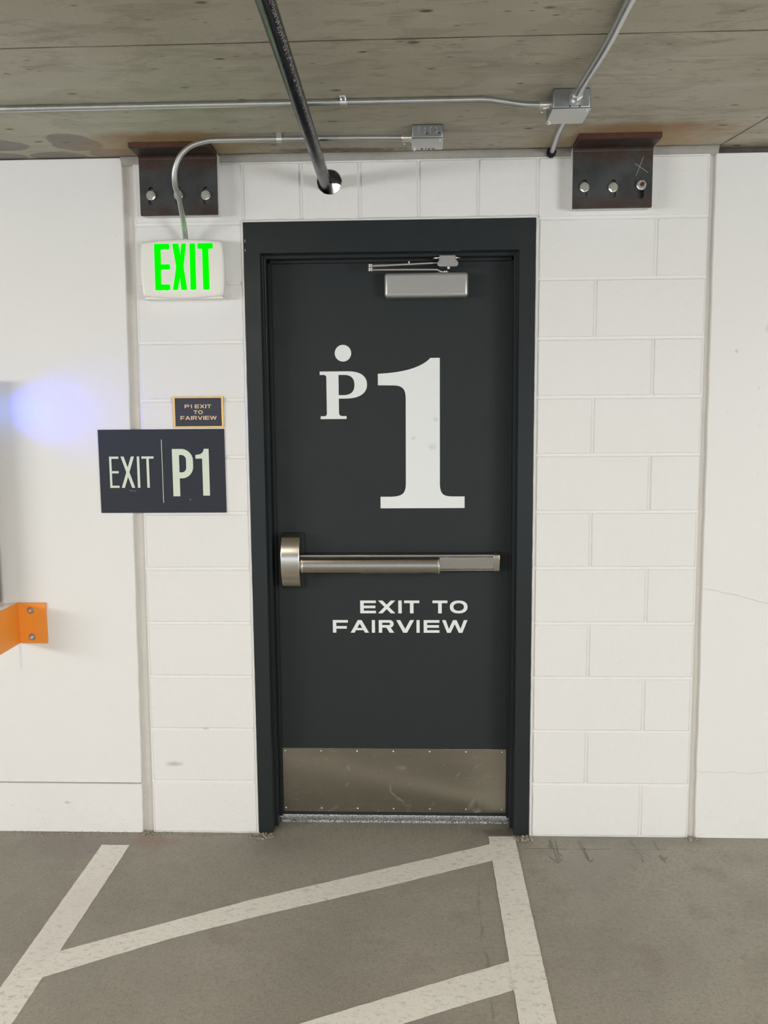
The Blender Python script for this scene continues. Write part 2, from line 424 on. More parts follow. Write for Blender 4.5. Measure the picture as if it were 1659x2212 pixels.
M['orange'] = plain('orange_paint', srgb(242, 150, 52), .42, 0, .04, 9)
M['cabinet'] = plain('grey_cabinet', (.20, .20, .20), .45, 0, .05)
M['bare'] = plain('bare_concrete', (.17, .155, .13), .8, 0, .15, 5)
M['rubble'] = plain('loose_mortar', (.33, .29, .25), .9, 0, .35, 80, .002, 150)
M['threshold'] = (lambda t: t.out(t.mix(t.ramp(t.noise(220, 3), .42, .58), (.14, .15, .16), (.72, .73, .75)), .35, .5, t.bump(t.noise(220, 3), .0025, .8)))(NT('gritty_threshold'))
M['blue_lens'] = NT('blue_lens').out((.02, .08, .7), .2, 0, None, (.05, .25, 1.0), 3.0)
M['lamp_diffuser'] = NT('lamp_diffuser').out((.9, .9, .85), .4, 0, None, (1.0, .88, .68), 16.0)
M['lamp_body'] = plain('lamp_body', (.6, .6, .6), .5)
M['mark'] = plain('marker_line', (.19, .20, .172), .8, 0, .2, 40)
M['mark_red'] = plain('faded_red_marker', (.215, .180, .155), .8, 0, .2, 40)
M['stair'] = plain('stair_white', (.80, .80, .79), .6)

# ------------------------------------------------------------------ the setting
CZ = 2.465
obj('floor', box(-5.8, 5.6, -9.0, 1.7, -.2, 0), M['floor']); 
F = bpy.data.objects['floor']; tag(F, 'brown-grey smooth concrete floor with worn painted lines', 'floor', kind='structure')
c = obj('ceiling', box(-5.8, 5.6, -9.0, .19, CZ, CZ+.25), M['ceiling'])
tag(c, 'board-formed bare concrete ceiling with rust stains', 'ceiling', kind='structure')

def slant_box(x0b, x0t, x1b, x1t, y0, y1, z0, z1, n=1, jit0=0, jit1=0, nz=40):
    """wall panel; left and right edges may lean and be slightly ragged"""
    bm = bmesh.new(); rows = []
    for i in range(nz+1):
        t = i/nz; z = z0+(z1-z0)*t
        a = x0b+(x0t-x0b)*t + random.uniform(-jit0, jit0); b = x1b+(x1t-x1b)*t + random.uniform(-jit1, jit1)
        rows.append([bm.verts.new(p) for p in ((a, y0, z), (b, y0, z), (b, y1, z), (a, y1, z))])
    for i in range(nz):
        for k in range(4): bm.faces.new((rows[i][k], rows[i][(k+1) % 4], rows[i+1][(k+1) % 4], rows[i+1][k]))
    bm.faces.new(rows[0][::-1]); bm.faces.new(rows[-1])
    return bm
def wall_left():
    bm = slant_box(-5.8, -5.8, -.949, -.927, 0, .2, .196, CZ-.004, jit1=.0012)
    b2 = slant_box(-5.8, -5.8, -.951, -.949, -.004, .2, 0, .193, jit1=.001, nz=6)
    me = bpy.data.meshes.new('t'); b2.to_mesh(me); bm.from_mesh(me); b2.free()
    return bm
tag(obj('wall_left', wall_left(), M['conc_wall'], bevel=.002, seg=1), 'smooth white painted concrete wall left of the block infill', 'wall', kind='structure')
tag(obj('wall_right', slant_box(1.116, 1.107, 5.6, 5.6, 0, .2, 0, CZ-.026, jit0=.0012), M['conc_wall'], bevel=.002, seg=1), 'smooth white painted concrete wall right of the block infill', 'wall', kind='structure')

# block infill around the door
HOLE = (-.206, 2.368, .0425)
def block_loop(x0, x1, z0, z1):
    g = .0042; x0 += g; x1 -= g; z0 += g; z1 -= g
    pts = []
    def edge(a, b):
        L = math.dist(a, b); n = max(2, int(L/.03))
        for i in range(n): pts.append((a[0]+(b[0]-a[0])*i/n, a[1]+(b[1]-a[1])*i/n))
    edge((x0, z0), (x1, z0)); edge((x1, z0), (x1, z1)); edge((x1, z1), (x0, z1)); edge((x0, z1), (x0, z0))
    return pts, ((x0+x1)/2, (z0+z1)/2, (x1-x0)/2, (z1-z0)/2)
def add_block(bm, x0, x1, z0, z1):
    L, (cx, cz, hx, hz) = block_loop(x0, x1, z0, z1)
    fy = random.uniform(-.0006, .0006)
    def ring(ins, y, j):
        out = []
        for x, z in L:
            sx = (hx-ins)/hx; sz = (hz-ins)/hz
            out.append(bm.verts.new((cx+(x-cx)*sx+random.uniform(-j, j), y, cz+(z-cz)*sz+random.uniform(-j, j))))
        return out
    r0 = ring(0, .0062, .0004); r1 = ring(.0014, .0014+fy, .0006); r2 = ring(.0045, fy, .0006)
    n = len(L)
    for A, B in ((r0, r1), (r1, r2)):
        for i in range(n): bm.faces.new((A[i], A[(i+1) % n], B[(i+1) % n], B[i])).smooth = True
    if x0 < HOLE[0] < x1 and z0 < HOLE[1] < z1:
        lp = [(v.co.x, v.co.z) for v in r2]
        hl = [(HOLE[0]+(HOLE[2]+random.uniform(-.0012, .0015))*math.cos(2*PI*k/40), HOLE[1]+(HOLE[2]+random.uniform(-.0012, .0015))*math.sin(2*PI*k/40)) for k in range(40)]
        b2 = filled([lp, hl], fy, fy+.006)
        me = bpy.data.meshes.new('t'); b2.to_mesh(me); bm.from_mesh(me); b2.free()
    else:
        bm.faces.new(r2)
def wall_center():
    xl0, xl1 = -.912, -.890; xr0, xr1 = 1.090, 1.088
    outline = [(xl0, 0), (-.515, 0), (-.515, 2.243), (.513, 2.243), (.513, 0), (xr0, 0), (xr1, 2.438), (xl1, 2.438)]
    bm = filled([outline, circle(HOLE[0], HOLE[1], HOLE[2], 40)], .0046, .19)
    H = .2032
    for i in range(12):
        z0, z1 = i*H+.0, (i+1)*H
        lx = xl0+(xl1-xl0)*(i+.5)/12 + .002*(i % 2)
        add_block(bm, lx, -.5125 if i < 11 else -.508, z0, z1)
        rx = 1.089+random.uniform(-.003, .003)
        if i == 11: add_block(bm, .508, rx, z0, z1)
        else:
            j = .914 if i % 2 == 0 else .711
            add_block(bm, .5125, j, z0, z1); add_block(bm, j, rx, z0, z1)
    for k in range(5): add_block(bm, -.508+k*.2032, -.508+(k+1)*.2032, 11*H, 12*H)
    return bm
wc = obj('wall_center', wall_center(), M['block']); tag(wc, 'white painted concrete block wall around the dark door', 'wall', kind='structure')
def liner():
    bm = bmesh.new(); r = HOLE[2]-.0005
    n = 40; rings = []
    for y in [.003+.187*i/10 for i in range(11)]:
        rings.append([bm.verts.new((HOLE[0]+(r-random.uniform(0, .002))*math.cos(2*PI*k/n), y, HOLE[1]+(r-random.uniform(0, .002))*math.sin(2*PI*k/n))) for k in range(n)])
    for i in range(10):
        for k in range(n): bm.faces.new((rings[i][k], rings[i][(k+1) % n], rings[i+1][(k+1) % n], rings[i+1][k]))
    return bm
obj('hole_core', liner(), M['core'], wc)

def sealant_strip(name, pts, w, y, mat, label, zj=0):
    bm = bmesh.new(); rows = []
    n = 60
    for i in range(n+1):
        t = i/n
        a = Vector(pts[0]).lerp(Vector(pts[1]), t)
        row = []
        for k in range(7):
            u = k/6*2-1
            yy = y + .006*(1-u*u) + random.uniform(-.0006, .0006)
            row.append(bm.verts.new((a.x+u*w/2, yy, a.z)))
        rows.append(row)
    for i in range(n):
        for k in range(6):
            f = bm.faces.new((rows[i][k], rows[i][k+1], rows[i+1][k+1], rows[i+1][k])); f.smooth = True
    # give it body
    bx(bm, min(pts[0][0], pts[1][0])-w/2, max(pts[0][0], pts[1][0])+w/2, y+.012, y+.03, 0, pts[1][2])
    o = obj(name, bm, mat); return tag(o, label, 'joint trim', kind='structure')
sealant_strip('trim_1', ((-.931, 0, .0), (-.909, 0, 2.463)), .046, .010, M['caulk'], 'painted sealant joint between left concrete and block wall')
sealant_strip('trim_2', ((1.103, 0, .0), (1.098, 0, 2.45)), .034, .007, M['caulk'], 'painted sealant joint between block and right concrete wall')
def strip_x(x0, x1, z0, z1, y0, tilt, n=70, j=.002):
    bm = bmesh.new(); rows = []
    for i in range(n+1):
        x = x0+(x1-x0)*i/n
        rows.append([bm.verts.new((x, y0+.004+random.uniform(0, .002), z0-.003)), bm.verts.new((x, y0+random.uniform(-.001, .001), z0+random.uniform(-j, j)+.003)),
                     bm.verts.new((x, y0-tilt+random.uniform(-.001, .001), z1-.002+random.uniform(-j, 0))), bm.verts.new((x, y0-tilt+.01, z1))])
    for i in range(n):
        for k in range(3): bm.faces.new((rows[i][k], rows[i][k+1], rows[i+1][k+1], rows[i+1][k])).smooth = True
    bx(bm, x0, x1, y0+.012, .19, z0-.0, z1)
    return bm
tr = tag(obj('trim_3', strip_x(-.93, 1.115, 2.438, CZ, .003, .010), M['grout']), 'grey fire sealant strip between block wall and ceiling', 'joint trim', kind='structure')
tag(obj('trim_4', strip_x(1.118, 5.6, 2.438, CZ, .022, .0), M['foam']), 'dark ragged gap between right concrete wall and ceiling', 'joint trim', kind='structure')
bm = bmesh.new(); tube(bm, [(.552, -.012, 2.450), (.552, .02, 2.450)], .016, 24); obj('hole_shade_plug', bm, M['hole'], tr)  # black plug stands in for the shaded hole around the conduit

# bits of loose mortar at joint and frame feet
def rubble(name, c, r, n, label, sx=1., size=.006):
    bm = bmesh.new()
    for _ in range(n):
        a = random.uniform(0, 2*PI); d = r*math.sqrt(random.random())
        s = random.uniform(.35, 1)*size
        m = Matrix.Translation((c[0]+d*math.cos(a)*sx, c[1]+d*math.sin(a)*.5, s*.4)) @ Matrix.Rotation(random.uniform(0, 6), 4, Vector((random.random(), random.random(), 1)).normalized()) @ Matrix.Diagonal((s*1.6, s, s*.6, 1))
        bmesh.ops.create_icosphere(bm, subdivisions=1, radius=1, matrix=m)
    return tag(obj(name, bm, M['rubble']), label, 'debris', kind='stuff')
rubble('mortar_crumbs', (-.50, -.025), .05, 60, 'loose mortar crumbs at the left foot of the door frame', 1.0)
rubble('mortar_crumbs', (.485, -.022), .04, 60, 'loose mortar crumbs at the right foot of the door frame', 1.0, .007)
rubble('mortar_crumbs', (1.103, -.012), .025, 30, 'mortar crumbs at the foot of the right wall joint', .8, .007)
rubble('mortar_crumbs', (-.93, -.012), .03, 30, 'mortar crumbs at the foot of the left wall joint', .8, .006)
def grime_edge(x0, x1, n, name, label):
    bm = bmesh.new()
    for _ in range(n):
        x = random.uniform(x0, x1); s = random.uniform(.0015, .005)
        m = Matrix.Translation((x, -.004-random.random()**2*.03, s*.3)) @ Matrix.Rotation(random.uniform(0, 6), 4, 'Z') @ Matrix.Diagonal((s*2, s, s*.5, 1))
        bmesh.ops.create_icosphere(bm, subdivisions=1, radius=1, matrix=m)
    return tag(obj(name, bm, M['rubble']), label, 'debris', kind='stuff')
grime_edge(-1.45, -.6, 130, 'plaster_crumbs', 'small plaster crumbs along the foot of the left wall')

# room beyond the door, seen only through the pipe hole and under the leaf
def stair_room():
    bm = bmesh.new()
    bx(bm, -1.6, 1.6, 1.55, 1.65, 0, 3.5); bx(bm, -1.7, -1.6, .19, 1.65, 0, 3.5); bx(bm, 1.6, 1.7, .19, 1.65, 0, 3.5)
    bx(bm, -1.7, 1.7, .19, 1.65, 3.5, 3.6); bx(bm, -1.7, 1.7, .15, .19, 2.47, 3.6)
    return bm
tag(obj('wall_stair', stair_room(), M['stair']), 'white stair room walls behind the door', 'wall', kind='structure')
area('stair_lamp_light', (0, .9, 3.3), (0, .9, 0), .9, .4, 60, (1, .98, .95))
# garage walls and columns behind the camera
def garage():
    bm = bmesh.new()
    bx(bm, -5.8, -5.65, -9, 0, 0, 1.35); bx(bm, -5.8, -5.65, -9, 0, 2.15, CZ); bx(bm, -5.8, -5.65, -1.9, 0, 1.35, 2.15)
    return bm
tag(obj('wall_outer_left', garage(), M['conc_wall']), 'low white parapet wall of the garage edge', 'wall', kind='structure')
bm = box(-5.65, 5.45, -9.0, -8.85, 0, .2); bx(bm, -5.65, 5.45, -9.0, -8.85, .95, 1.72); bx(bm, -5.65, 5.45, -9.0, -8.85, 2.12, CZ); bx(bm, -5.65, -4.0, -9.0, -8.85, 1.72, 2.12); bx(bm, 4.0, 5.45, -9.0, -8.85, 1.72, 2.12)  # unseen rear wall added to darken reflections; low gap made for the rear fill
tag(obj('wall_rear', bm, M['bare']), 'unseen bare concrete rear wall added to keep reflections dark, with a high slot opening', 'wall', kind='structure')
tag(obj('wall_outer_right', box(5.45, 5.6, -9, 0, 0, CZ), M['conc_wall']), 'white side wall of the garage', 'wall', kind='structure')

# ------------------------------------------------------------------ door
D = empty('door_1', (0, 0, 0), 'dark grey steel door with a large white P1 and stainless push bar', 'door', kind='structure')
def frame_bm():
    bm = bmesh.new()
    def prof(x_or_z): pass
    # profile across the jamb (distance from the outer edge, depth): face, rabbet, stop
    P = [(.0, .10), (.0, -.006), (.0555, -.006), (.0555, .043), (.0665, .043), (.0665, .0965), (.0625, .0965), (.0625, .146), (.0, .146)]
    PH = [(.0, .10), (.0, -.006), (.106, -.006), (.106, .043), (.117, .043), (.117, .0965), (.108, .0965), (.108, .146), (.0, .146)]
    xo0, xo1, zt = -.5085, .5035, 2.237
    rings = []
    zb = .008
    def L(u, y, z): return (xo0+u, y, z)
    a = [bm.verts.new((xo0+u, y, zb)) for u, y in P]
    b = [bm.verts.new((xo0+P[i][0], P[i][1], zt-PH[i][0])) for i in range(9)]
    c = [bm.verts.new((xo1-P[i][0], P[i][1], zt-PH[i][0])) for i in range(9)]
    d = [bm.verts.new((xo1-u, y, zb)) for u, y in P]
    for A, B in ((a, b), (b, c), (c, d)):
        for i in range(9): bm.faces.new((A[i], A[(i+1) % 9], B[(i+1) % 9], B[i]))
    bm.faces.new(a); bm.faces.new(d[::-1])
    return bm
fr = obj('door_frame', frame_bm(), M['frame'], D, bevel=.0022, seg=2)
# paint nicks at the frame's left edge
bm = bmesh.new()
for z, h in ((2.168, .010), (2.138, .008)): bx(bm, -.5035, -.5020, -.0068, -.006, z, z+h)
obj('paint_chip', bm, M['caulk_white'], fr)
def bead(pts, r):
    bm = bmesh.new()
    path = []
    for i in range(len(pts)-1):
        a, b = Vector(pts[i]), Vector(pts[i+1]); n = int((b-a).length/.025)
        for k in range(n): path.append(a.lerp(b, k/n)+Vector((random.uniform(-.0006, .0006), 0, random.uniform(-.0006, .0006))))
    path.append(Vector(pts[-1]))
    tube(bm, path, [r*random.uniform(.85, 1.15) for _ in path], 10)
    return bm
cb = obj('frame_caulk', bead([(-.5125, .002, .0), (-.5125, .002, 2.2405), (.5075, .002, 2.2405), (.5085, .002, .0)], .0062), M['caulk_white'], D, smooth=True)
bm = bmesh.new()
bx(bm, -.442, -.430, .084, .0965, .03, 2.121); bx(bm, .428, .440, .084, .0965, .03, 2.121); bx(bm, -.442, .440, .084, .0965, 2.109, 2.121)
obj('door_gasket', bm, M['gasket'], D, bevel=.002)
leaf = obj('door_leaf', box(-.4455, .4435, .098, .142, .030, 2.126), M['leaf'], D, bevel=.001)
kp = obj('kick_plate', box(-.4285, .4275, .0965, .098, .0435, .2985), M['kick'], D, bevel=.0005)
first = None
for j, z in enumerate((.287, .057)):
    for i in range(7):
        x = -.4195+i*(.4145+.4195)/6
        if first is None:
            bm = bmesh.new(); bmesh.ops.create_uvsphere(bm, u_segments=14, v_segments=8, radius=.0036, matrix=Matrix.Translation((0, 0, 0)) @ Matrix.Diagonal((1, .55, 1, 1)))
            first = obj('screw', bm, M['zinc'], None, smooth=True); s = first
        else:
            s = first.copy(); COL.objects.link(s)
        s.parent = kp; s.location = (x, .0962, z)
bm = box(-.4400, .4400, .098, .185, .0, .008)
th = obj('threshold', bm, M['threshold'], D)

# ---- push bar
pb = empty('panic_bar', (0, 0, 0)); pb.parent = D
def rail_bm():
    bm = bmesh.new()
    bx(bm, -.345, .392, .058, .0978, 1.000, 1.058)
    bx(bm, -.345, .392, .050, .060, 1.049, 1.058); bx(bm, -.345, .392, .050, .060, .997, 1.003)
    bx(bm, .172, .372, .046, .060, 1.004, 1.050)
    return bm
obj('bar_rail', rail_bm(), M['bronze'], pb, bevel=.0016)
def pad_bm():
    bm = bmesh.new()
    prism_yz(bm, [(.052, .992), (.030, .992), (.024, .996), (.022, 1.003), (.022, 1.036), (.025, 1.043), (.031, 1.046), (.052, 1.046)], -.327, .168)
    return bm
pad = obj('push_pad', pad_bm(), M['bronze'], pb, bevel=.001)
bm = bmesh.new(); prism_yz(bm, [(.052, .9915), (.029, .9915), (.022, .997), (.0205, 1.003), (.0205, 1.038), (.024, 1.045), (.031, 1.0475), (.052, 1.0475)], -.334, -.3262)
prism_yz(bm, [(.052, .9915), (.029, .9915), (.022, .997), (.0205, 1.003), (.0205, 1.038), (.024, 1.045), (.031, 1.0475), (.052, 1.0475)], .1672, .174)
obj('pad_end', bm, M['bronze_v'], pb, bevel=.001)
bm = bmesh.new(); prism_yz(bm, [(.058, 1.002), (.036, 1.002), (.032, 1.008), (.032, 1.036), (.038, 1.044), (.058, 1.044)], -.3450, -.334)
obj('bar_link', bm, M['bronze_v'], pb, bevel=.001)
bm = bmesh.new(); prism_yz(bm, [(.0978, .996), (.046, .996), (.044, 1.000), (.044, 1.055), (.048, 1.060), (.0978, 1.062)], .3700, .3935)
obj('end_cap', bm, M['bronze_v'], pb, bevel=.002)
def case_bm():
    bm = bmesh.new()
    lp = [(.0978, .934)]
    # belly: flat lower part, round shoulder at the top
    z0, z1 = .934, 1.131
    n = 26
    for i in range(n+1):
        t = i/n; z = z0+(z1-z0)*t
        y = .012+.030*abs(2*t-1)**2.4
        if i in (0, n): y += .006
        lp.append((y, z))
    lp.append((.0978, 1.131))
    prism_yz(bm, lp, -.4075, -.3375)
    return bm
lc = obj('latch_case', case_bm(), M['bronze_v'], pb, bevel=.003, seg=3, angle=50)
obj('case_base', box(-.4105, -.3290, .088, .0979, .931, 1.134), M['gasket'], pb, bevel=.002)

# ---- closer
dc = empty('door_closer', (0, 0, 0)); dc.parent = D
obj('closer_body', box(-.0205, .2755, .040, .0975, 1.981, 2.066), M['closer'], dc, bevel=.011, seg=4)
def rod(bm, a, b, r0, r1): tube(bm, [a, Vector(a).lerp(Vector(b), .5), b], [r0, (r0+r1)/2, r1], 14)
bm = bmesh.new()
tube(bm, smooth_path([(-.066, .020, 2.0730), (-.02, .022, 2.0735), (.06, .032, 2.0745), (.155, .044, 2.0750), (.166, .048, 2.0745), (.180, .055, 2.0690), (.196, .060, 2.0675)], 6), .0034, 12)
tube(bm, [(-.0675, .020, 2.0685), (-.0675, .020, 2.0800)], .0095, 20)
cyl(bm, (.196, .060, 2.055), (.196, .060, 2.071), .010, 20)
obj('main_arm', bm, M['closer'], dc, smooth=True)
bm = bmesh.new()
tube(bm, [(-.0675, .020, 2.0815), (-.0675, .020, 2.0920)], .0090, 20)
tube(bm, [(-.066, .020, 2.0870), (-.015, .024, 2.0890)], .0048, 12)
obj('arm_socket', bm, M['closer'], dc, smooth=True)
bm = bmesh.new(); tube(bm, [(-.020, .024, 2.0888), (.150, .036, 2.0965)], .0042, 14); tube(bm, [(.148, .036, 2.0965), (.172, .038, 2.0970)], .0024, 10)
cyl(bm, (.067, .030, 2.094), (.067, .030, 2.1015), .0038, 12)
obj('adjusting_rod', bm, M['closer_rod'], dc, smooth=True)
shoe = [(.173, 2.122), (.230, 2.122), (.230, 2.110), (.234, 2.104), (.239, 2.098), (.2385, 2.088), (.233, 2.083), (.174, 2.083), (.1665, 2.088), (.1665, 2.097), (.171, 2.104), (.173, 2.110)]
bm = bmesh.new(); prism_xz(bm, shoe, .030, .040)
bx(bm, .176, .228, .030, .075, 2.119, 2.122)
sh = obj('arm_shoe', bm, M['closer'], dc, bevel=.0015)
bm = bmesh.new()
bmesh.ops.create_cone(bm, cap_ends=True, segments=40, radius1=1, radius2=1, depth=1, matrix=Matrix.Translation((.200, .062, 2.1155)) @ Matrix.Diagonal((.050, .020, .0035, 1)))
cyl(bm, (.206, .045, 2.076), (.206, .045, 2.086), .006, 14)
obj('shoe_plate', bm, M['closer_rod'], dc, smooth=True)
for x in (.175, .2295):
    bm = bmesh.new(); cyl(bm, (x, .0285, 2.0965), (x, .031, 2.0965), .0028, 12)
    s = obj('shoe_screw', bm, M['zinc'], dc, smooth=True)

# ---- lettering
def bez(p0, c1, c2, p1, n=10):
    out = []
    for i in range(1, n+1):
        t = i/n; u = 1-t
        out.append((u**3*p0[0]+3*u*u*t*c1[0]+3*u*t*t*c2[0]+t**3*p1[0], u**3*p0[1]+3*u*u*t*c1[1]+3*u*t*t*c2[1]+t**3*p1[1]))
    return out
def path(start, *segs):
    pts = [start]
    for s in segs:
        if len(s) == 2: pts.append(s)
        else: pts += bez(pts[-1], (s[0], s[1]), (s[2], s[3]), (s[4], s[5]))
    if math.dist(pts[0], pts[-1]) < 1e-6: pts.pop()
    return pts
mm = lambda L: [(x/1000, z/1000) for x, z in L]
ONE = mm(path((-43, 1224), (267, 1224), (267, 1267), (230, 1267), (190, 1267, 177, 1272, 176, 1315), (176, 1771.5), (142, 1771.5),
              (120, 1748, 70, 1720, -49, 1716.5), (-49, 1675), (10, 1674), (45, 1673, 52, 1655, 52, 1625), (51, 1315), (50, 1280, 40, 1269, 0, 1267), (-43, 1267), (-43, 1224)))
PEE = [mm(path((-260, 1554), (-165, 1554), (-165, 1564.5), (-178, 1564.5), (-188, 1565, -192.5, 1568, -192.5, 1577), (-192.5, 1628), (-165, 1628),
               (-118, 1628, -88.5, 1646, -88.5, 1678), (-88.5, 1711, -115, 1726.5, -160, 1726.5), (-261, 1726.5), (-261, 1714), (-249, 1714), (-240, 1714, -237, 1711, -237, 1703), (-237, 1576),
               (-237, 1567, -240, 1565, -248, 1564.5), (-260, 1564.5), (-260, 1554))),
       mm(path((-192.5, 1640.5), (-175, 1640.5), (-148, 1641, -134.5, 1652, -134.5, 1678), (-134.5, 1702, -148, 1713.5, -172, 1713.5), (-192.5, 1713.5), (-192.5, 1640.5)))]
VY0, VY1 = .0972, .0980
for nm, loops in (('numeral_one', [ONE]), ('letter_p', PEE), ('round_dot', [mm(circle(-175, 1791.5, 30, 56))])):
    obj(nm, filled(loops, VY0, VY1), M['vinyl'], D)

def glyph(ch, x0, x1, z0, z1, sv, sh=None):
    """outline loops of a plain sans letter filling the given box; sv / sh = upright / level stroke"""
    sh = sh or sv; w = x1-x0; h = z1-z0
    def T(L): return [(x0+a, z0+b) for a, b in L]
    if ch == 'E':
        m0 = (h-sh)/2; e = w*.97
        return [T([(0, 0), (w, 0), (w, sh), (sv, sh), (sv, m0), (e, m0), (e, m0+sh), (sv, m0+sh), (sv, h-sh), (w, h-sh), (w, h), (0, h)])]
    if ch == 'F':
        m0 = h*.40-sh/2+.02*h; e = w*.92
        return [T([(0, 0), (sv, 0), (sv, m0), (e, m0), (e, m0+sh), (sv, m0+sh), (sv, h-sh), (w, h-sh), (w, h), (0, h)])]
    if ch == 'I': return [T([(0, 0), (w, 0), (w, h), (0, h)])]
    if ch == 'T':
        a = (w-sv)/2
        return [T([(a, 0), (a+sv, 0), (a+sv, h-sh), (w, h-sh), (w, h), (0, h), (0, h-sh), (a, h-sh)])]
    if ch == 'X':
        d = min(sv*1.25, w*.42); k = h*(w/2-d)/(w-d)
        return [T([(0, 0), (d, 0), (w/2, k), (w-d, 0), (w, 0), ((w+d)/2, h/2), (w, h), (w-d, h), (w/2, h-k), (d, h), (0, h), ((w-d)/2, h/2)])]
    if ch in 'AV':
        a = sv*.55; d = sv*1.15; s = (w/2-a)/h; c0, c1 = h*.20, h*.20+sh*.85; zap = min((w/2-d)/s, h*.86)
        if ch == 'V': return [T([(0, h), (d, h), (w/2, h-zap), (w-d, h), (w, h), (w/2+a, 0), (w/2-a, 0)])]
        return [T([(0, 0), (d, 0), (d+c0*s, c0), (w-d-c0*s, c0), (w-d, 0), (w, 0), (w/2+a, h), (w/2-a, h)]),
                T([(d+c1*s, c1), (w/2, zap), (w-d-c1*s, c1)])]
    if ch == 'W':
        a = sv*.52; d = sv*1.05; q = w*.27
        return [T([(0, h), (d, h), (q, h*.30), (w/2-a, h), (w/2+a, h), (w-q, h*.30), (w-d, h), (w, h), (w-q+a, 0), (w-q-a, 0), (w/2, h*.68), (q+a, 0), (q-a, 0)])]
    if ch == 'O':
        def se(rx, rz, e=2.25, n=56):
            out = []
            for k in range(n):
                t = 2*PI*k/n; c, s_ = math.cos(t), math.sin(t)
                out.append((w/2+rx*abs(c)**(2/e)*(1 if c >= 0 else -1), h/2+rz*abs(s_)**(2/e)*(1 if s_ >= 0 else -1)))
            return out
        return [T(se(w/2, h/2)), T(se(w/2-sv, h/2-sh))]
    if ch in 'PR':
        b = h*.40 if ch == 'R' else h*.36
        r = (h-b)/2; c = h-r
        xo = w*(.97 if ch == 'R' else 1)
        outer_b = [(xo-r*1.0+r*math.sin(t), c-r*math.cos(t)) for t in [PI*k/14 for k in range(15)]] if xo > r else None
        ri = r-sh; xin = xo-sv
        inner = [(sv, b+sh)]+[(xin-ri+ri*math.sin(t), c-ri*math.cos(t)) for t in [PI*k/14 for k in range(15)]]+[(sv, h-sh)]
        if ch == 'P': out = [(0, 0), (sv, 0), (sv, b)]+outer_b+[(0, h)]
        else: out = [(0, 0), (sv, 0), (sv, b), (w*.50, b), (w-sv*1.3, 0), (w, 0), (w*.50+sv*1.25, b)]+outer_b[1:]+[(0, h)]
        return [T(out), T(inner)]
    if ch == 'p':        # tall narrow P with a long straight-sided bowl
        b = h*.38; r = w-sv-.0  # bowl corner radius
        ro = w*.56; ri = ro-sv
        o = [(0, 0), (sv, 0), (sv, b)]
        for k in range(11): t = PI/2*k/10; o.append((w-ro+ro*math.sin(t), b+ro-ro*math.cos(t)))
        for k in range(11): t = PI/2*k/10; o.append((w-ro+ro*math.cos(t), h-ro+ro*math.sin(t)))
        o.append((0, h))
        i = [(sv, b+sh)]
        ri = max(ri, .002)
        for k in range(9): t = PI/2*k/8; i.append((w-sv-ri+ri*math.sin(t), b+sh+ri-ri*math.cos(t)))
        for k in range(9): t = PI/2*k/8; i.append((w-sv-ri+ri*math.cos(t), h-sh-ri+ri*math.sin(t)))
        i.append((sv, h-sh))
        return [T(o), T(i)]
    if ch == '1':
        a = w-sv
        return [T([(a, 0), (w, 0), (w, h), (w-sv*.72, h), (w-sv*.95, h*.945), (w-sv*1.3, h*.90), (w-sv*1.8, h*.865), (0, h*.85), (0, h*.785), (a, h*.785)])]
def text(items, y0, y1):
    bm = bmesh.new()
    for it in items:
        b2 = filled(glyph(*it), y0, y1)
        me = bpy.data.meshes.new('t'); b2.to_mesh(me); bm.from_mesh(me); b2.free(); bpy.data.meshes.remove(me)
    return bm
def row(spec, z0, z1, sv, sh): return [(c, a/1000, b/1000, z0/1000, z1/1000, (b-a)/1000 if c == 'I' else sv/1000, sh/1000) for c, a, b in spec]
L1 = row([('E', -123, -64), ('X', -56, 9), ('I', 20, 33), ('T', 42, 99), ('T', 148, 204), ('O', 213, 279)], 827, 876, 13.5, 10)
L2 = row([('F', -227, -170), ('A', -160, -91), ('I', -80, -68), ('R', -54, 4), ('V', 12, 79), ('I', 88, 100), ('E', 115, 174), ('W', 184, 279)], 752.5, 801, 13, 10)
obj('exit_to_lettering', text(L1, VY0, VY1), M['vinyl'], D)
obj('fairview_lettering', text(L2, VY0, VY1), M['vinyl'], D)

# ------------------------------------------------------------------ floor lines
def floor_poly(name, pts, label, z, n=1):
    P = []
    for i in range(len(pts)):
        a, b = pts[i], pts[(i+1) % len(pts)]; L = math.dist(a, b); k = max(1, int(L/22))
        for j in range(k):
            t = j/k; P.append(((a[0]+(b[0]-a[0])*t+random.uniform(-.9, .9))/1000, (a[1]+(b[1]-a[1])*t+random.uniform(-.9, .9))/1000))
    bm = filled([P], z-.0006, z+.0004, 'xy')
    return tag(obj(name, bm, M['stripe']), label, 'painted line', 'worn white painted lines on the floor')
floor_poly('painted_line', [(-1075, -99), (-971, -100), (-973, -1033), (-975, -2300), (-1077, -2300), (-1072, -905)], 'faded white painted line on the floor below the dark plaques, left end of the bay', .0006)
floor_poly('painted_line', [(-1045, -790), (-1040, -772), (-1020, -762), (-795, -638), (-458, -452), (-27, -247), (353, -66), (353, -182), (348, -183), (-22, -361), (-405, -536), (-670, -671), (-985, -863), (-1010, -868), (-1025, -855)], 'long diagonal white painted line ending at the door side of the bay', .0012)
floor_poly('painted_line', [(-1050, -1440), (-985, -1400), (-500, -1160), (158, -844), (354, -752), (354, -876), (185, -954), (-440, -1250), (-985, -1530), (-1040, -1560)], 'near diagonal white painted line at the bottom of the view', .0012)
floor_poly('painted_line', [(353, -8), (451, -6), (450, -1006), (452, -2300), (352, -2300), (354, -1009)], 'straight white painted line running out from the right door jamb', .0020)

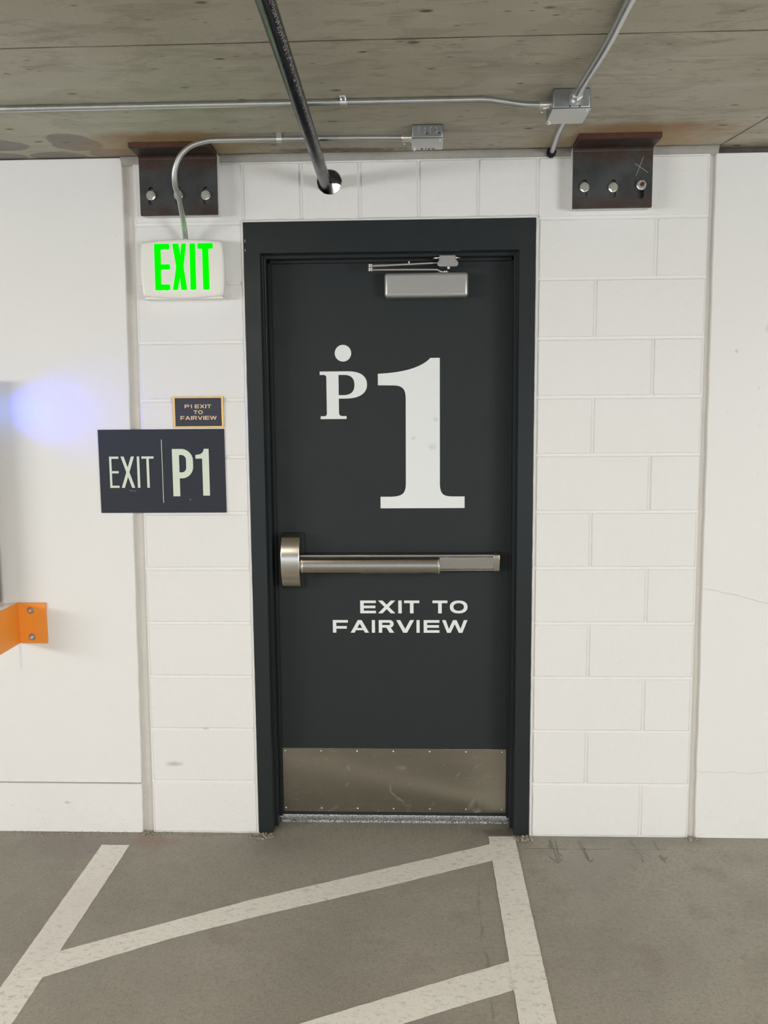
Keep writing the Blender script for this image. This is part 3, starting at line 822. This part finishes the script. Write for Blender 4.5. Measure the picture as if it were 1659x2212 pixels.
def flat_strokes(strokes, z=.0012):
    bm = bmesh.new()
    for x0, y0, x1, y1, w in strokes:
        z += .0002
        a = Vector((x0, y0, 0))/1000; b = Vector((x1, y1, 0))/1000; d = (b-a).normalized(); nrm = Vector((-d.y, d.x, 0))*w/2000
        n = 6; prev = None
        for i in range(n+1):
            p = a.lerp(b, i/n)+Vector((random.uniform(-.7, .7), random.uniform(-.7, .7), 0))/1000
            k = 1 if 0 < i < n else .4
            cur = [bm.verts.new(p+nrm*k+Vector((0, 0, z))), bm.verts.new(p-nrm*k+Vector((0, 0, z)))]
            if prev: bm.faces.new((prev[0], cur[0], cur[1], prev[1]))
            prev = cur
    return bm
def arrow(strokes, mat, name='drawn_arrow'):
    bm = flat_strokes(strokes, .0002)
    return obj(name, bm, mat, F)
arrow([(582, -22, 583, -192, 3.5), (558, -147, 583, -192, 4), (603, -160, 583, -192, 4), (577, -22, 573, -95, 7)], M['mark'])
arrow([(599, -22, 590, -175, 3.5), (590, -100, 604, -150, 3)], M['mark_red'])
arrow([(678, -31, 696, -183, 4), (688, -30, 697, -165, 3), (685, -141, 697, -183, 3), (712, -160, 697, -183, 3)], M['mark_red'])
arrow([(872, -16, 881, -85, 3.5), (881, -90, 888, -150, 1.5), (884, -155, 879, -187, 4)], M['mark'])
arrow([(958, -21, 959, -98, 3), (946, -135, 961, -186, 4), (975, -141, 960, -165, 4), (953, -130, 962, -160, 3)], M['mark'])
arrow([(470, -92, 640, -93, 3.5), (650, -94, 800, -88, 2), (840, -90, 1000, -88, 1.5)], M['mark_red'], 'scribed_line')
arrow([(828, -190, 850, -231, 2)], M['mark'], 'scribed_line')

# ------------------------------------------------------------------ steel angles at the ceiling
def steel_angle(x0, x1, slots, label, lastnut, xl0, xl1):
    """x0..x1 plate edges at the wall; xl0..xl1 the ceiling leg"""
    r = empty('steel_angle', ((x0+x1)/2, 0, 2.455), label, 'steel bracket', 'steel angles fixing the block wall to the ceiling')
    hl = []
    for sx, zc in slots:
        w, h = .0095, .020
        hl.append([(sx+w*math.cos(t), zc+h+w*math.sin(t)) for t in [PI*k/10 for k in range(11)]]+[(sx+w*math.cos(t), zc-h+w*math.sin(t)) for t in [PI+PI*k/10 for k in range(11)]])
    bm = filled([[(x0, 2.254), (x1, 2.254), (x1, 2.436), (x0, 2.436)]]+hl, -.057, -.043)
    # rounded inside heel and horizontal leg
    prof = [(-.057, 2.434)]
    for k in range(9):
        t = PI/2*k/8; prof.append((-.057-.013*(1-math.cos(t)), 2.434+.013*math.sin(t)))
    prof += [(-.155, 2.447), (-.158, 2.450), (-.158, 2.4645), (-.043, 2.4645), (-.043, 2.434)]
    prism_yz(bm, prof, x0, x1)
    st = obj('angle_leg', bm, M['steel'], r, bevel=.0008)
    # rust scale line on the front lip
    obj('rusty_lip', box(x0-.0015, x1+.0015, -.1600, -.1580, 2.4495, 2.4645), M['rust'], r, bevel=.001)
    # white painted packing behind the plate
    bm = bmesh.new(); bx(bm, x0+.001, x0+.020, -.0425, .004, 2.2555, 2.4600); bx(bm, x1-.020, x1-.001, -.0425, .004, 2.2555, 2.4600); bx(bm, x0+.02, x1-.02, -.0425, .004, 2.2555, 2.272); bx(bm, x0+.02, x1-.02, -.024, .004, 2.272, 2.46)
    obj('painted_packing', bm, M['caulk_white'], r, bevel=.003)
    return r
def bolt(parent, x, z, nut=False):
    bm = bmesh.new(); y = -.057
    cyl(bm, (x, y, z), (x, y-.0030, z), .0162, 28)
    A = [(x+.0148*math.cos(a0), z+.0148*math.sin(a0)) for a0 in [PI/6+.3+x*9+PI/3*k for k in range(6)]]
    prism_xz(bm, A, y-.0115 if not nut else y-.014, y-.002)
    cyl(bm, (x, y-.0115, z), (x, y-.0128, z), .0085, 20)
    b = obj('bolt', bm, M['zinc'], parent, bevel=.0005, seg=1)
    if nut:
        bm = bmesh.new(); cyl(bm, (x, y-.013, z), (x, y-.019, z), .0065, 16); obj('stud_end', bm, M['rust'], b)
    return b
SL = [(-.811, 2.318), (-.717, 2.3175), (-.623, 2.316)]
aL = steel_angle(-.850, -.584, SL, 'dark rusty steel angle bolted above the green exit sign', False, -.864, -.579)
for x, z in SL: bolt(aL, x, z+.001)
SR = [(.656, 2.317), (.751, 2.316), (.844, 2.312)]
aR = steel_angle(.618, .881, SR, 'dark steel angle with a chalk cross, bolted right of the door head', True, .6, .9)
obj('slot_backing', box(.832, .858, -.0432, -.036, 2.28, 2.345), M['steel'], aR); bolt(aR, .656, 2.321); bolt(aR, .751, 2.319); bolt(aR, .844, 2.325, True)
bm = bmesh.new()
for a, b in (((.849, 2.416), (.826, 2.356)), ((.822, 2.395), (.866, 2.365))): tube(bm, [(a[0], -.0572, a[1]), (b[0], -.0572, b[1])], .0010, 6)
obj('chalk_cross', bm, M['chalk'], aR)

# ------------------------------------------------------------------ conduits, boxes, straps, pipe
def connector(bm, a, b, r):
    a = Vector(a); b = Vector(b); d = (b-a)
    tube(bm, [a, a+d*.12, a+d*.12, a+d*.65, a+d*.65, a+d*.80, a+d*.80, b], [r*1.15, r*1.32, r*1.25, r*1.25, r*1.1, r*1.1, r*1.5, r*1.5], 20)
EMT = .0089
def run(name, pts, r, label, group='galvanised conduit runs', n=8):
    bm = bmesh.new(); tube(bm, smooth_path(pts, n), r, 20)
    return tag(obj(name, bm, M['emt'], smooth=True), label, 'conduit', group)
# the long run along the ceiling
c1 = run('electrical_conduit', [(-2.9, -.530, 2.4555), (-1.5, -.530, 2.4555), (-.55, -.530, 2.4555), (-.11, -.528, 2.4555), (.20, -.526, 2.4555), (.285, -.526, 2.4550), (.345, -.524, 2.4480), (.40, -.522, 2.4405), (.450, -.522, 2.4385)], EMT,
         'long galvanised conduit along the ceiling from the left edge to the larger box')
bm = bmesh.new(); connector(bm, (.440, -.522, 2.4385), (.4725, -.522, 2.4385), EMT); cyl(bm, (.448, -.522, 2.430), (.448, -.522, 2.418), .0035, 10)
obj('conduit_fitting', bm, M['zinc'], c1, smooth=True)
c2 = run('electrical_conduit', [(.066, -.222, 2.4440), (-.10, -.222, 2.4470), (-.34, -.222, 2.4480), (-.52, -.224, 2.4480), (-.575, -.225, 2.4455), (-.625, -.226, 2.431), (-.662, -.225, 2.402), (-.683, -.218, 2.362), (-.690, -.198, 2.320), (-.689, -.160, 2.286), (-.692, -.105, 2.235), (-.698, -.062, 2.198), (-.700, -.046, 2.176), (-.700, -.040, 2.160)], EMT,
         'thin conduit bending down from the ceiling into the lit green exit sign')
bm = bmesh.new(); connector(bm, (.048, -.222, 2.4440), (.0805, -.222, 2.4440), EMT); cyl(bm, (.056, -.222, 2.436), (.056, -.222, 2.424), .0035, 10)
obj('conduit_fitting', bm, M['zinc'], c2, smooth=True)
c3 = run('electrical_conduit', [(.533, -.585, 2.4375), (.533, -.64, 2.4380), (.536, -.72, 2.4400), (.545, -.86, 2.4455), (.549, -.96, 2.4490), (.549, -1.1, 2.4515), (.549, -1.5, 2.4525), (.549, -3.2, 2.4525)], .0117,
         'thicker conduit running toward the viewer from the front of the larger box')
bm = bmesh.new(); connector(bm, (.533, -.612, 2.4377), (.533, -.5765, 2.4375), .0117); cyl(bm, (.533, -.600, 2.424), (.533, -.600, 2.414), .004, 10)
obj('conduit_fitting', bm, M['zinc'], c3, smooth=True)
c4 = run('electrical_conduit', [(.535, -.450, 2.4350), (.537, -.38, 2.4390), (.541, -.26, 2.4480), (.546, -.16, 2.4530), (.550, -.08, 2.4520), (.553, .012, 2.4490)], EMT,
         'short conduit stub from the larger box into the hole at the wall top')

def strap(x, y, z, foot, label, r=EMT, along='x'):
    o = empty('conduit_strap', (x, y, CZ), label, 'conduit strap', 'one-hole conduit straps')
    bm = bmesh.new(); w = .0085; R = r+.0015
    prof = [(R+.001, CZ-.0005), (R, z)]+[(R*math.cos(t), z-R*math.sin(t)) for t in [PI*k/12 for k in range(1, 12)]]+[(-R, z), (-R-.002, CZ-.0035), (-R-foot, CZ-.0035), (-R-foot, CZ-.0005)]
    # band
    for i in range(len(prof)-1):
        a, b = prof[i], prof[i+1]
        v = [bm.verts.new((x-w, y-a[0], a[1])), bm.verts.new((x+w, y-a[0], a[1])), bm.verts.new((x+w, y-b[0], b[1])), bm.verts.new((x-w, y-b[0], b[1]))]
        bm.faces.new(v)
    bmesh.ops.remove_doubles(bm, verts=bm.verts[:], dist=1e-6)
    bmesh.ops.solidify(bm, geom=bm.faces[:], thickness=.0012)
    obj('strap_band', bm, M['zinc'], o, bevel=.0006)
    bm = bmesh.new(); cy = y+R+foot*.6; cyl(bm, (x, cy, CZ-.003), (x, cy, CZ-.0075), .005, 16)
    obj('strap_screw', bm, M['boxsteel'], o, smooth=True)
    return o
strap(-.342, -.222, 2.4480, .032, 'zinc strap on the conduit to the exit sign, left of the black pipe')
strap(-.108, -.528, 2.4555, -.0, 'zinc strap on the long ceiling conduit, right of the black pipe') if False else None
def strap_far():
    x, y, z = -.112, -.528, 2.4555
    o = empty('conduit_strap', (x, y, CZ), 'zinc strap on the long ceiling conduit, right of the black pipe', 'conduit strap', 'one-hole conduit straps')
    R = EMT+.0015; w = .009; bm = bmesh.new()
    prof = [(-R, CZ-.001)]+[(-R*math.cos(t), z-R*math.sin(t)) for t in [PI*k/12 for k in range(0, 13)]]+[(R, CZ-.003), (R+.024, CZ-.003)]
    for i in range(len(prof)-1):
        a, b = prof[i], prof[i+1]
        bm.faces.new([bm.verts.new((x-w, y-a[0], a[1])), bm.verts.new((x+w, y-a[0], a[1])), bm.verts.new((x+w, y-b[0], b[1])), bm.verts.new((x-w, y-b[0], b[1]))])
    bmesh.ops.remove_doubles(bm, verts=bm.verts[:], dist=1e-6)
    bmesh.ops.solidify(bm, geom=bm.faces[:], thickness=.0012)
    obj('strap_band', bm, M['zinc'], o, bevel=.0006)
    bm = bmesh.new(); cyl(bm, (x, y-R-.014, CZ-.002), (x, y-R-.014, CZ-.007), .005, 16)
    obj('strap_screw', bm, M['boxsteel'], o, smooth=True)
strap_far()

def jbox(x0, x1, y0, y1, z0, kos, holes, label, writing=False):
    o = empty('junction_box', ((x0+x1)/2, (y0+y1)/2, CZ), label, 'junction box', 'galvanised junction boxes on the ceiling')
    obj('box_body', box(x0, x1, y0, y1, z0+.0015, CZ-.0003), M['boxsteel'], o, bevel=.005, seg=3)
    cv = obj('box_cover', box(x0-.0005, x1+.0005, y0-.0005, y1+.0005, z0-.0008, z0+.0012), M['cover'], o, bevel=.0006)
    for x, z in kos:
        bm = bmesh.new()
        tube(bm, [(x+.0112*math.cos(t), y0-.0002, z+.0112*math.sin(t)) for t in [2*PI*k/32 for k in range(33)]], .0007, 6)
        cyl(bm, (x, y0-.0006, z), (x, y0+.001, z), .0106, 32)
        obj('knockout', bm, M['boxsteel'], o, smooth=True)
    for x, z in holes:
        bm = bmesh.new(); cyl(bm, (x, y0-.0005, z), (x, y0+.002, z), .0022, 12); obj('screw_hole', bm, M['hole'], o)
    for x, y in ((x0+.008, y1-.009), (x1-.010, y0+.010)):
        bm = bmesh.new(); cyl(bm, (x, y, z0-.0008), (x, y, z0-.004), .0042, 14)
        obj('cover_screw', bm, M['zinc'], cv, smooth=True)
    if writing:
        # hand-written marks near the wall-side edge of the cover, four upright letters
        bm = bmesh.new(); yb = y1-.012; zz = z0-.0012
        cx = [x0+.034, x0+.046, x0+.055, x0+.069]
        for a, b in (((0, 0), (0, 1)), ((0, 1), (.6, 1)), ((0, .0), (.7, 0))):
            tube(bm, [(cx[0]+a[0]*.008-.004, yb-.006+a[1]*.012, zz), (cx[0]+b[0]*.008-.004, yb-.006+b[1]*.012, zz)], .0008, 5)
        tube(bm, [(cx[1], yb-.006, zz), (cx[1]-.001, yb+.006, zz)], .0009, 5)
        for a, b in (((.5, 0), (.5, 1)), ((0, 1), (.5, 1)), ((0, .5), (.5, .5))):
            tube(bm, [(cx[2]+a[0]*.008-.002, yb-.006+a[1]*.012, zz), (cx[2]+b[0]*.008-.002, yb-.006+b[1]*.012, zz)], .0008, 5)
        tube(bm, [(cx[3]-.005, yb-.006, zz), (cx[3], yb+.006, zz)], .0008, 5); tube(bm, [(cx[3]+.005, yb-.006, zz), (cx[3], yb+.006, zz)], .0008, 5)
        obj('marker_writing', bm, M['hole'], cv)
    return o
jbox(.0795, .1775, -.290, -.172, 2.4205, [(.1115, 2.446), (.1475, 2.4465)], [(.1275, 2.436), (.165, 2.4365)], 'small galvanised ceiling box above the door head, end of the exit sign conduit', True)
jbox(.4700, .5745, -.577, -.450, 2.4085, [(.5605, 2.446)], [(.5175, 2.4155), (.5440, 2.4155)], 'larger galvanised ceiling box where three conduits meet')

def black_pipe():
    bm = bmesh.new()
    pts = [(-.2185, .16, 2.3555), (-.2170, 0, 2.3585), (-.1985, -1.30, 2.384), (-.176, -2.9, 2.4155)]
    tube(bm, smooth_path(pts, 6), .0200, 32)
    o = tag(obj('fire_sprinkler_pipe', bm, M['blackpipe'], smooth=True), 'thick black steel pipe going through the round hole above the door', 'pipe')
    # faded printing down the underside
    bm = bmesh.new(); y = -.05
    a0 = Vector((-.2170, 0, 2.3585)); d = (Vector((-.1985, -1.30, 2.384))-a0)
    while y > -1.9:
        g = random.choice([.006, .007, .009, .012]);
        c = a0+d*(y/-1.30); ang = math.radians(-42)       # around the barrel, below right
        for k in range(random.choice([2, 3, 3])):
            aa = ang+random.uniform(-.24, .24); ln = random.uniform(.002, .006); wd = random.uniform(.10, .26)
            P = [Vector((c.x+.0203*math.cos(aa+wd*t), c.y+ln*(t-.5)*random.choice([-1, 0, 1]), c.z+.0203*math.sin(aa+wd*t))) for t in (-.5, 0, .5)]
            tube(bm, P, .0007, 4)
        y -= g+(.02 if random.random() < .10 else .003)
    tag(obj('pipe_printing', bm, M['ink'], o), kind='stuff')
black_pipe()

# ------------------------------------------------------------------ exit sign
ES = empty('exit_sign', (-.712, 0, 2.076), 'lit exit sign with green letters on the wall left of the door', 'exit sign')
def pillow(xc, zc, hx, hz, bx_, bz, r, y_front, y_back, rings=((0, 0.), (.003, .0035), (.008, .0055))):
    def loop(ins):
        P = []; n = 14
        X, Z = hx-ins, hz-ins
        cor = [(X, -Z), (X, Z), (-X, Z), (-X, -Z)]
        rr = max(r-ins*.4, .004)
        for i in range(4):
            ax, az = cor[i]; sx = 1 if ax > 0 else -1; sz = 1 if az > 0 else -1
            cx, cz = ax-sx*rr, az-sz*rr
            st = {0: -PI/2, 1: 0, 2: PI/2, 3: PI}[i]
            for k in range(7):
                t = st+PI/2*k/6; P.append((cx+rr*math.cos(t), cz+rr*math.sin(t)))
            bx2, bz2 = cor[(i+1) % 4]
            # bulging side to the next corner
            s = P[-1]
            sx2 = 1 if bx2 > 0 else -1; sz2 = 1 if bz2 > 0 else -1
            st2 = {0: 0, 1: PI/2, 2: PI, 3: -PI/2}[i]
            e = (bx2-sx2*rr+rr*math.cos(st2), bz2-sz2*rr+rr*math.sin(st2))
            for k in range(1, n):
                t = k/n; b = 4*t*(1-t); x = s[0]+(e[0]-s[0])*t; z = s[1]+(e[1]-s[1])*t
                if i == 0: x += bx_*b
                if i == 1: z += bz*b
                if i == 2: x -= bx_*b
                if i == 3: z -= bz*b
                P.append((x, z))
        return [(xc+x, zc+z) for x, z in P]
    bm = bmesh.new(); R = []
    R.append([bm.verts.new((x, y_back, z)) for x, z in loop(.006)])
    R.append([bm.verts.new((x, y_front+.012, z)) for x, z in loop(0)])
    for ins, dy in ((.0008, .006), (.003, .0025), (.007, .0005), (.012, 0)):
        R.append([bm.verts.new((x, y_front+dy, z)) for x, z in loop(ins)])
    n = len(R[0])
    for A, B in zip(R, R[1:]):
        for i in range(n): bm.faces.new((A[i], A[(i+1) % n], B[(i+1) % n], B[i]))
    bm.faces.new(R[0]); bm.faces.new(R[-1])
    return bm
obj('sign_housing', pillow(-.712, 2.0745, .1425, .0925, .0045, .0075, .012, -.062, 0.0), M['exit_case'], ES, smooth=True)
obj('sign_lip', box(-.850, -.575, -.050, -.004, 1.9735, 1.982), M['exit_case'], ES, bevel=.003)
X3 = lambda c, a, b, s=22: (c, a/1000, b/1000, 2.0025, 2.158, s/1000, .018)
items = []
def exit_letters():
    loops = []
    sv, sh = .0225, .0185; z0, z1 = 2.0025, 2.158
    E_ = [(-.806, z1), (-.754, z1), (-.754, z1-sh), (-.784, z1-sh), (-.7845, 2.0895), (-.7535, 2.0895), (-.7535, 2.0715), (-.7855, 2.0715), (-.7865, z0+sh+.001), (-.7555, z0+sh+.001), (-.7555, z0), (-.807, z0)]
    X_ = [(-.743, z1), (-.7205, z1), (-.7195, 2.115), (-.7115, z1), (-.6955, z1), (-.706, 2.083), (-.6955, z0), (-.7165, z0), (-.7205, 2.035), (-.7275, z0), (-.7455, z0), (-.733, 2.080)]
    X_ = [(-.743, z1), (-.7215, z1), (-.7175, 2.116), (-.7110, z1), (-.6950, z1), (-.7065, 2.080), (-.6960, z0), (-.7165, z0), (-.7205, 2.046), (-.7290, z0), (-.7460, z0), (-.7320, 2.080)]
    I_ = [(-.6835, z1), (-.6645, z1), (-.6645, z0), (-.6845, z0)]
    T_ = [(-.656, z1), (-.603, z1), (-.603, z1-sh), (-.619, z1-sh), (-.619, z0), (-.6405, z0), (-.640, z1-sh), (-.656, z1-sh)]
    bm = bmesh.new()
    for L in (E_, X_, I_, T_):
        # soften corners
        P = []
        for i in range(len(L)):
            a, b, c = Vector(L[i-1]), Vector(L[i]), Vector(L[(i+1) % len(L)])
            r = .0025
            p, q = b+(a-b).normalized()*r, b+(c-b).normalized()*r
            for t in (0, .33, .66, 1): u = 1-t; P.append(tuple(p*u*u+b*2*u*t+q*t*t))
        b2 = filled([P], -.0632, -.0615)
        me = bpy.data.meshes.new('t'); b2.to_mesh(me); bm.from_mesh(me); b2.free()
    return bm
obj('green_letters', exit_letters(), M['exit_green'], ES)
for x in (-.838, -.590):
    bm = bmesh.new(); bmesh.ops.create_uvsphere(bm, u_segments=12, v_segments=8, radius=.006, matrix=Matrix.Translation((x, -.040, 1.976)) @ Matrix.Diagonal((1.4, 1, .5, 1)))
    obj('test_button', bm, M['exit_case'], ES, smooth=True)

# ------------------------------------------------------------------ plaques
def tilt(o, deg, pivot):
    o.matrix_world = Matrix.Translation(pivot) @ Matrix.Rotation(math.radians(deg), 4, 'Y') @ Matrix.Translation(-Vector(pivot))
PL = empty('exit_plaque', (-.825, 0, 1.373), 'wide dark blue plaque reading EXIT and P1 in pale letters', 'wall sign')
obj('plaque_panel', box(-1.0535, -.596, -.0045, -.0002, 1.2225, 1.5235), M['plaque'], PL, bevel=.0006)
def r2(ch, a, b, z0, z1, sv, sh): return (ch, a/1000, b/1000, z0/1000, z1/1000, sv/1000, sh/1000)
tx = [r2('E', -1016, -982, 1314, 1427, 8, 8), r2('X', -974, -925, 1314, 1427, 9, 8), r2('I', -915, -906, 1314, 1427, 9, 8), r2('T', -898, -854, 1314, 1427, 9, 8)]
obj('exit_lettering', text(tx, -.0060, -.0044), M['glowtext'], PL)
tx = [('p', -.7865, -.7115, 1.2825, 1.453, .0250, .0215)]
bm = text(tx, -.0060, -.0044)
one = [(-.678, 1.2845), (-.6535, 1.2845), (-.6535, 1.453), (-.671, 1.453), (-.6725, 1.446), (-.677, 1.439), (-.684, 1.434), (-.702, 1.431), (-.702, 1.418), (-.678, 1.418)]
b2 = filled([one], -.0060, -.0044); me = bpy.data.meshes.new('t'); b2.to_mesh(me); bm.from_mesh(me); b2.free()
obj('level_lettering', bm, M['glowtext'], PL)
obj('divider_line', box(-.8245, -.8225, -.0054, -.0044, 1.2590, 1.4870), M['glowtext'], PL)
for cx, cz, pats in ((-.9365, 1.3045, ((1,0,0,1,0,0), (1,1,0,0,1,1), (0,1,0,1,0,0), (0,1,1,1,1,0))), (-.7235, 1.2715, ((1,1,1,1,0,0), (1,0,0,0,0,0)))):
    bm = bmesh.new()
    for i, p in enumerate(pats):
        for k in range(6):
            if p[k]:
                x = cx+(i-(len(pats)-1)/2)*.0065+(k//3)*.0024; z = cz-(k % 3)*.0024
                bmesh.ops.create_icosphere(bm, subdivisions=1, radius=.0009, matrix=Matrix.Translation((x, -.0048, z)))
    obj('braille_dots', bm, M['cover'], PL, smooth=True)
SP = empty('direction_plaque', (-.686, 0, 1.584), 'small gold-framed navy plaque reading P1 EXIT TO FAIRVIEW', 'wall sign')
obj('plaque_panel', box(-.7725, -.5995, -.0050, -.0002, 1.5320, 1.6360), M['plaque_small'], SP)
bm = filled([[(-.7765, 1.5285), (-.596, 1.5285), (-.596, 1.639), (-.7765, 1.639)], [(-.7695, 1.5340), (-.6025, 1.5340), (-.6025, 1.6335), (-.7695, 1.6335)]], -.0068, -.0002)
obj('gold_border', bm, M['gold'], SP, bevel=.0005)
def wide(word, x0, x1, z0, z1, sv, sh):
    wd = {'E': 1, 'X': 1.12, 'I': .24, 'T': 1, 'O': 1.2, 'F': .97, 'A': 1.18, 'R': 1.02, 'V': 1.15, 'W': 1.62, 'P': .95, '1': .42, ' ': .35}
    gap = .17; tot = sum(wd[c] for c in word)+gap*(len(word)-1); k = (x1-x0)/tot; x = x0; out = []
    for c in word:
        if c != ' ': out.append((c, x, x+wd[c]*k, z0, z1, wd[c]*k if c == 'I' else sv, sh))
        x += (wd[c]+gap)*k
    return out
items = wide('P1', -.7345, -.7085, 1.5975, 1.6105, .0028, .0024)+wide('EXIT', -.698, -.639, 1.5975, 1.6105, .0030, .0024)+wide('TO', -.703, -.670, 1.5770, 1.5900, .0030, .0024)+wide('FAIRVIEW', -.7510, -.6205, 1.5565, 1.5700, .0030, .0024)
obj('gold_lettering', text(items, -.0062, -.0048), M['goldtext'], SP)

# ------------------------------------------------------------------ orange bracket and cabinet at the left edge
OB = empty('orange_bracket', (-1.33, 0, .813), 'orange painted steel bracket with two bolts at the left edge', 'bracket')
bm = bmesh.new()
bx(bm, -1.383, -1.277, -.008, -.0003, .738, .890)
bx(bm, -1.387, -1.379, -.20, -.0003, .738, .890)
obj('bracket_plate', bm, M['orange'], OB, bevel=.0015)
for x, z in ((-1.334, .862), (-1.333, .762)):
    bm = bmesh.new(); cyl(bm, (x, -.008, z), (x, -.0100, z), .0130, 28)
    w = obj('washer', bm, M['boxsteel'], OB, bevel=.0006)
    bm = bmesh.new()
    A = [(x+.0072*math.cos(a0), z+.0072*math.sin(a0)) for a0 in [.2+PI/3*k for k in range(6)]]
    prism_xz(bm, A, -.0165, -.010); obj('bolt_head', bm, M['zinc'], w, bevel=.001)
CB = empty('equipment_cabinet', (-1.75, -.14, .90), 'grey metal cabinet just inside the left edge, above the orange bracket', 'cabinet')
obj('cabinet_body', box(-2.05, -1.436, -.115, -.012, .895, 1.70), M['cabinet'], CB, bevel=.004)
bm = bmesh.new(); bx(bm, -1.4358, -1.424, -.095, -.035, 1.545, 1.645)
obj('blue_lens', bm, M['blue_lens'], CB, bevel=.003)
area('blue_lens_light', (-1.420, -.065, 1.595), (-1.10, .012, 1.588), .05, .09, .48, (.0, .025, 1.0), math.radians(70))

# ------------------------------------------------------------------ ceiling lamps behind the viewer
def lamp(x, y, power, label, along='x'):
    o = empty('ceiling_lamp', (x, y, CZ), label, 'ceiling lamp', 'strip lamps of the garage ceiling')
    h = .60 if along == 'x' else .07; k = .07 if along == 'x' else .60
    obj('lamp_housing', box(x-h, x+h, y-k, y+k, 2.405, CZ-.001), M['lamp_body'], o, bevel=.004)
    obj('lamp_diffuser', box(x-h+.01, x+h-.01, y-k+.01, y+k-.01, 2.385, 2.404), M['lamp_diffuser'], o, bevel=.004)
    a = area('strip_lamp_light', (x, y, 2.380), (x, y+.0001, 0), 2*h-.02, 2*k-.02, power, (1.0, .88, .76))
    return o
lamp(-1.35, -3.5, 50, 'strip lamp on the ceiling behind the viewer, left of the two', 'y')
lamp(1.9, -3.5, 38, 'strip lamp on the ceiling behind the viewer, right of the two', 'y')
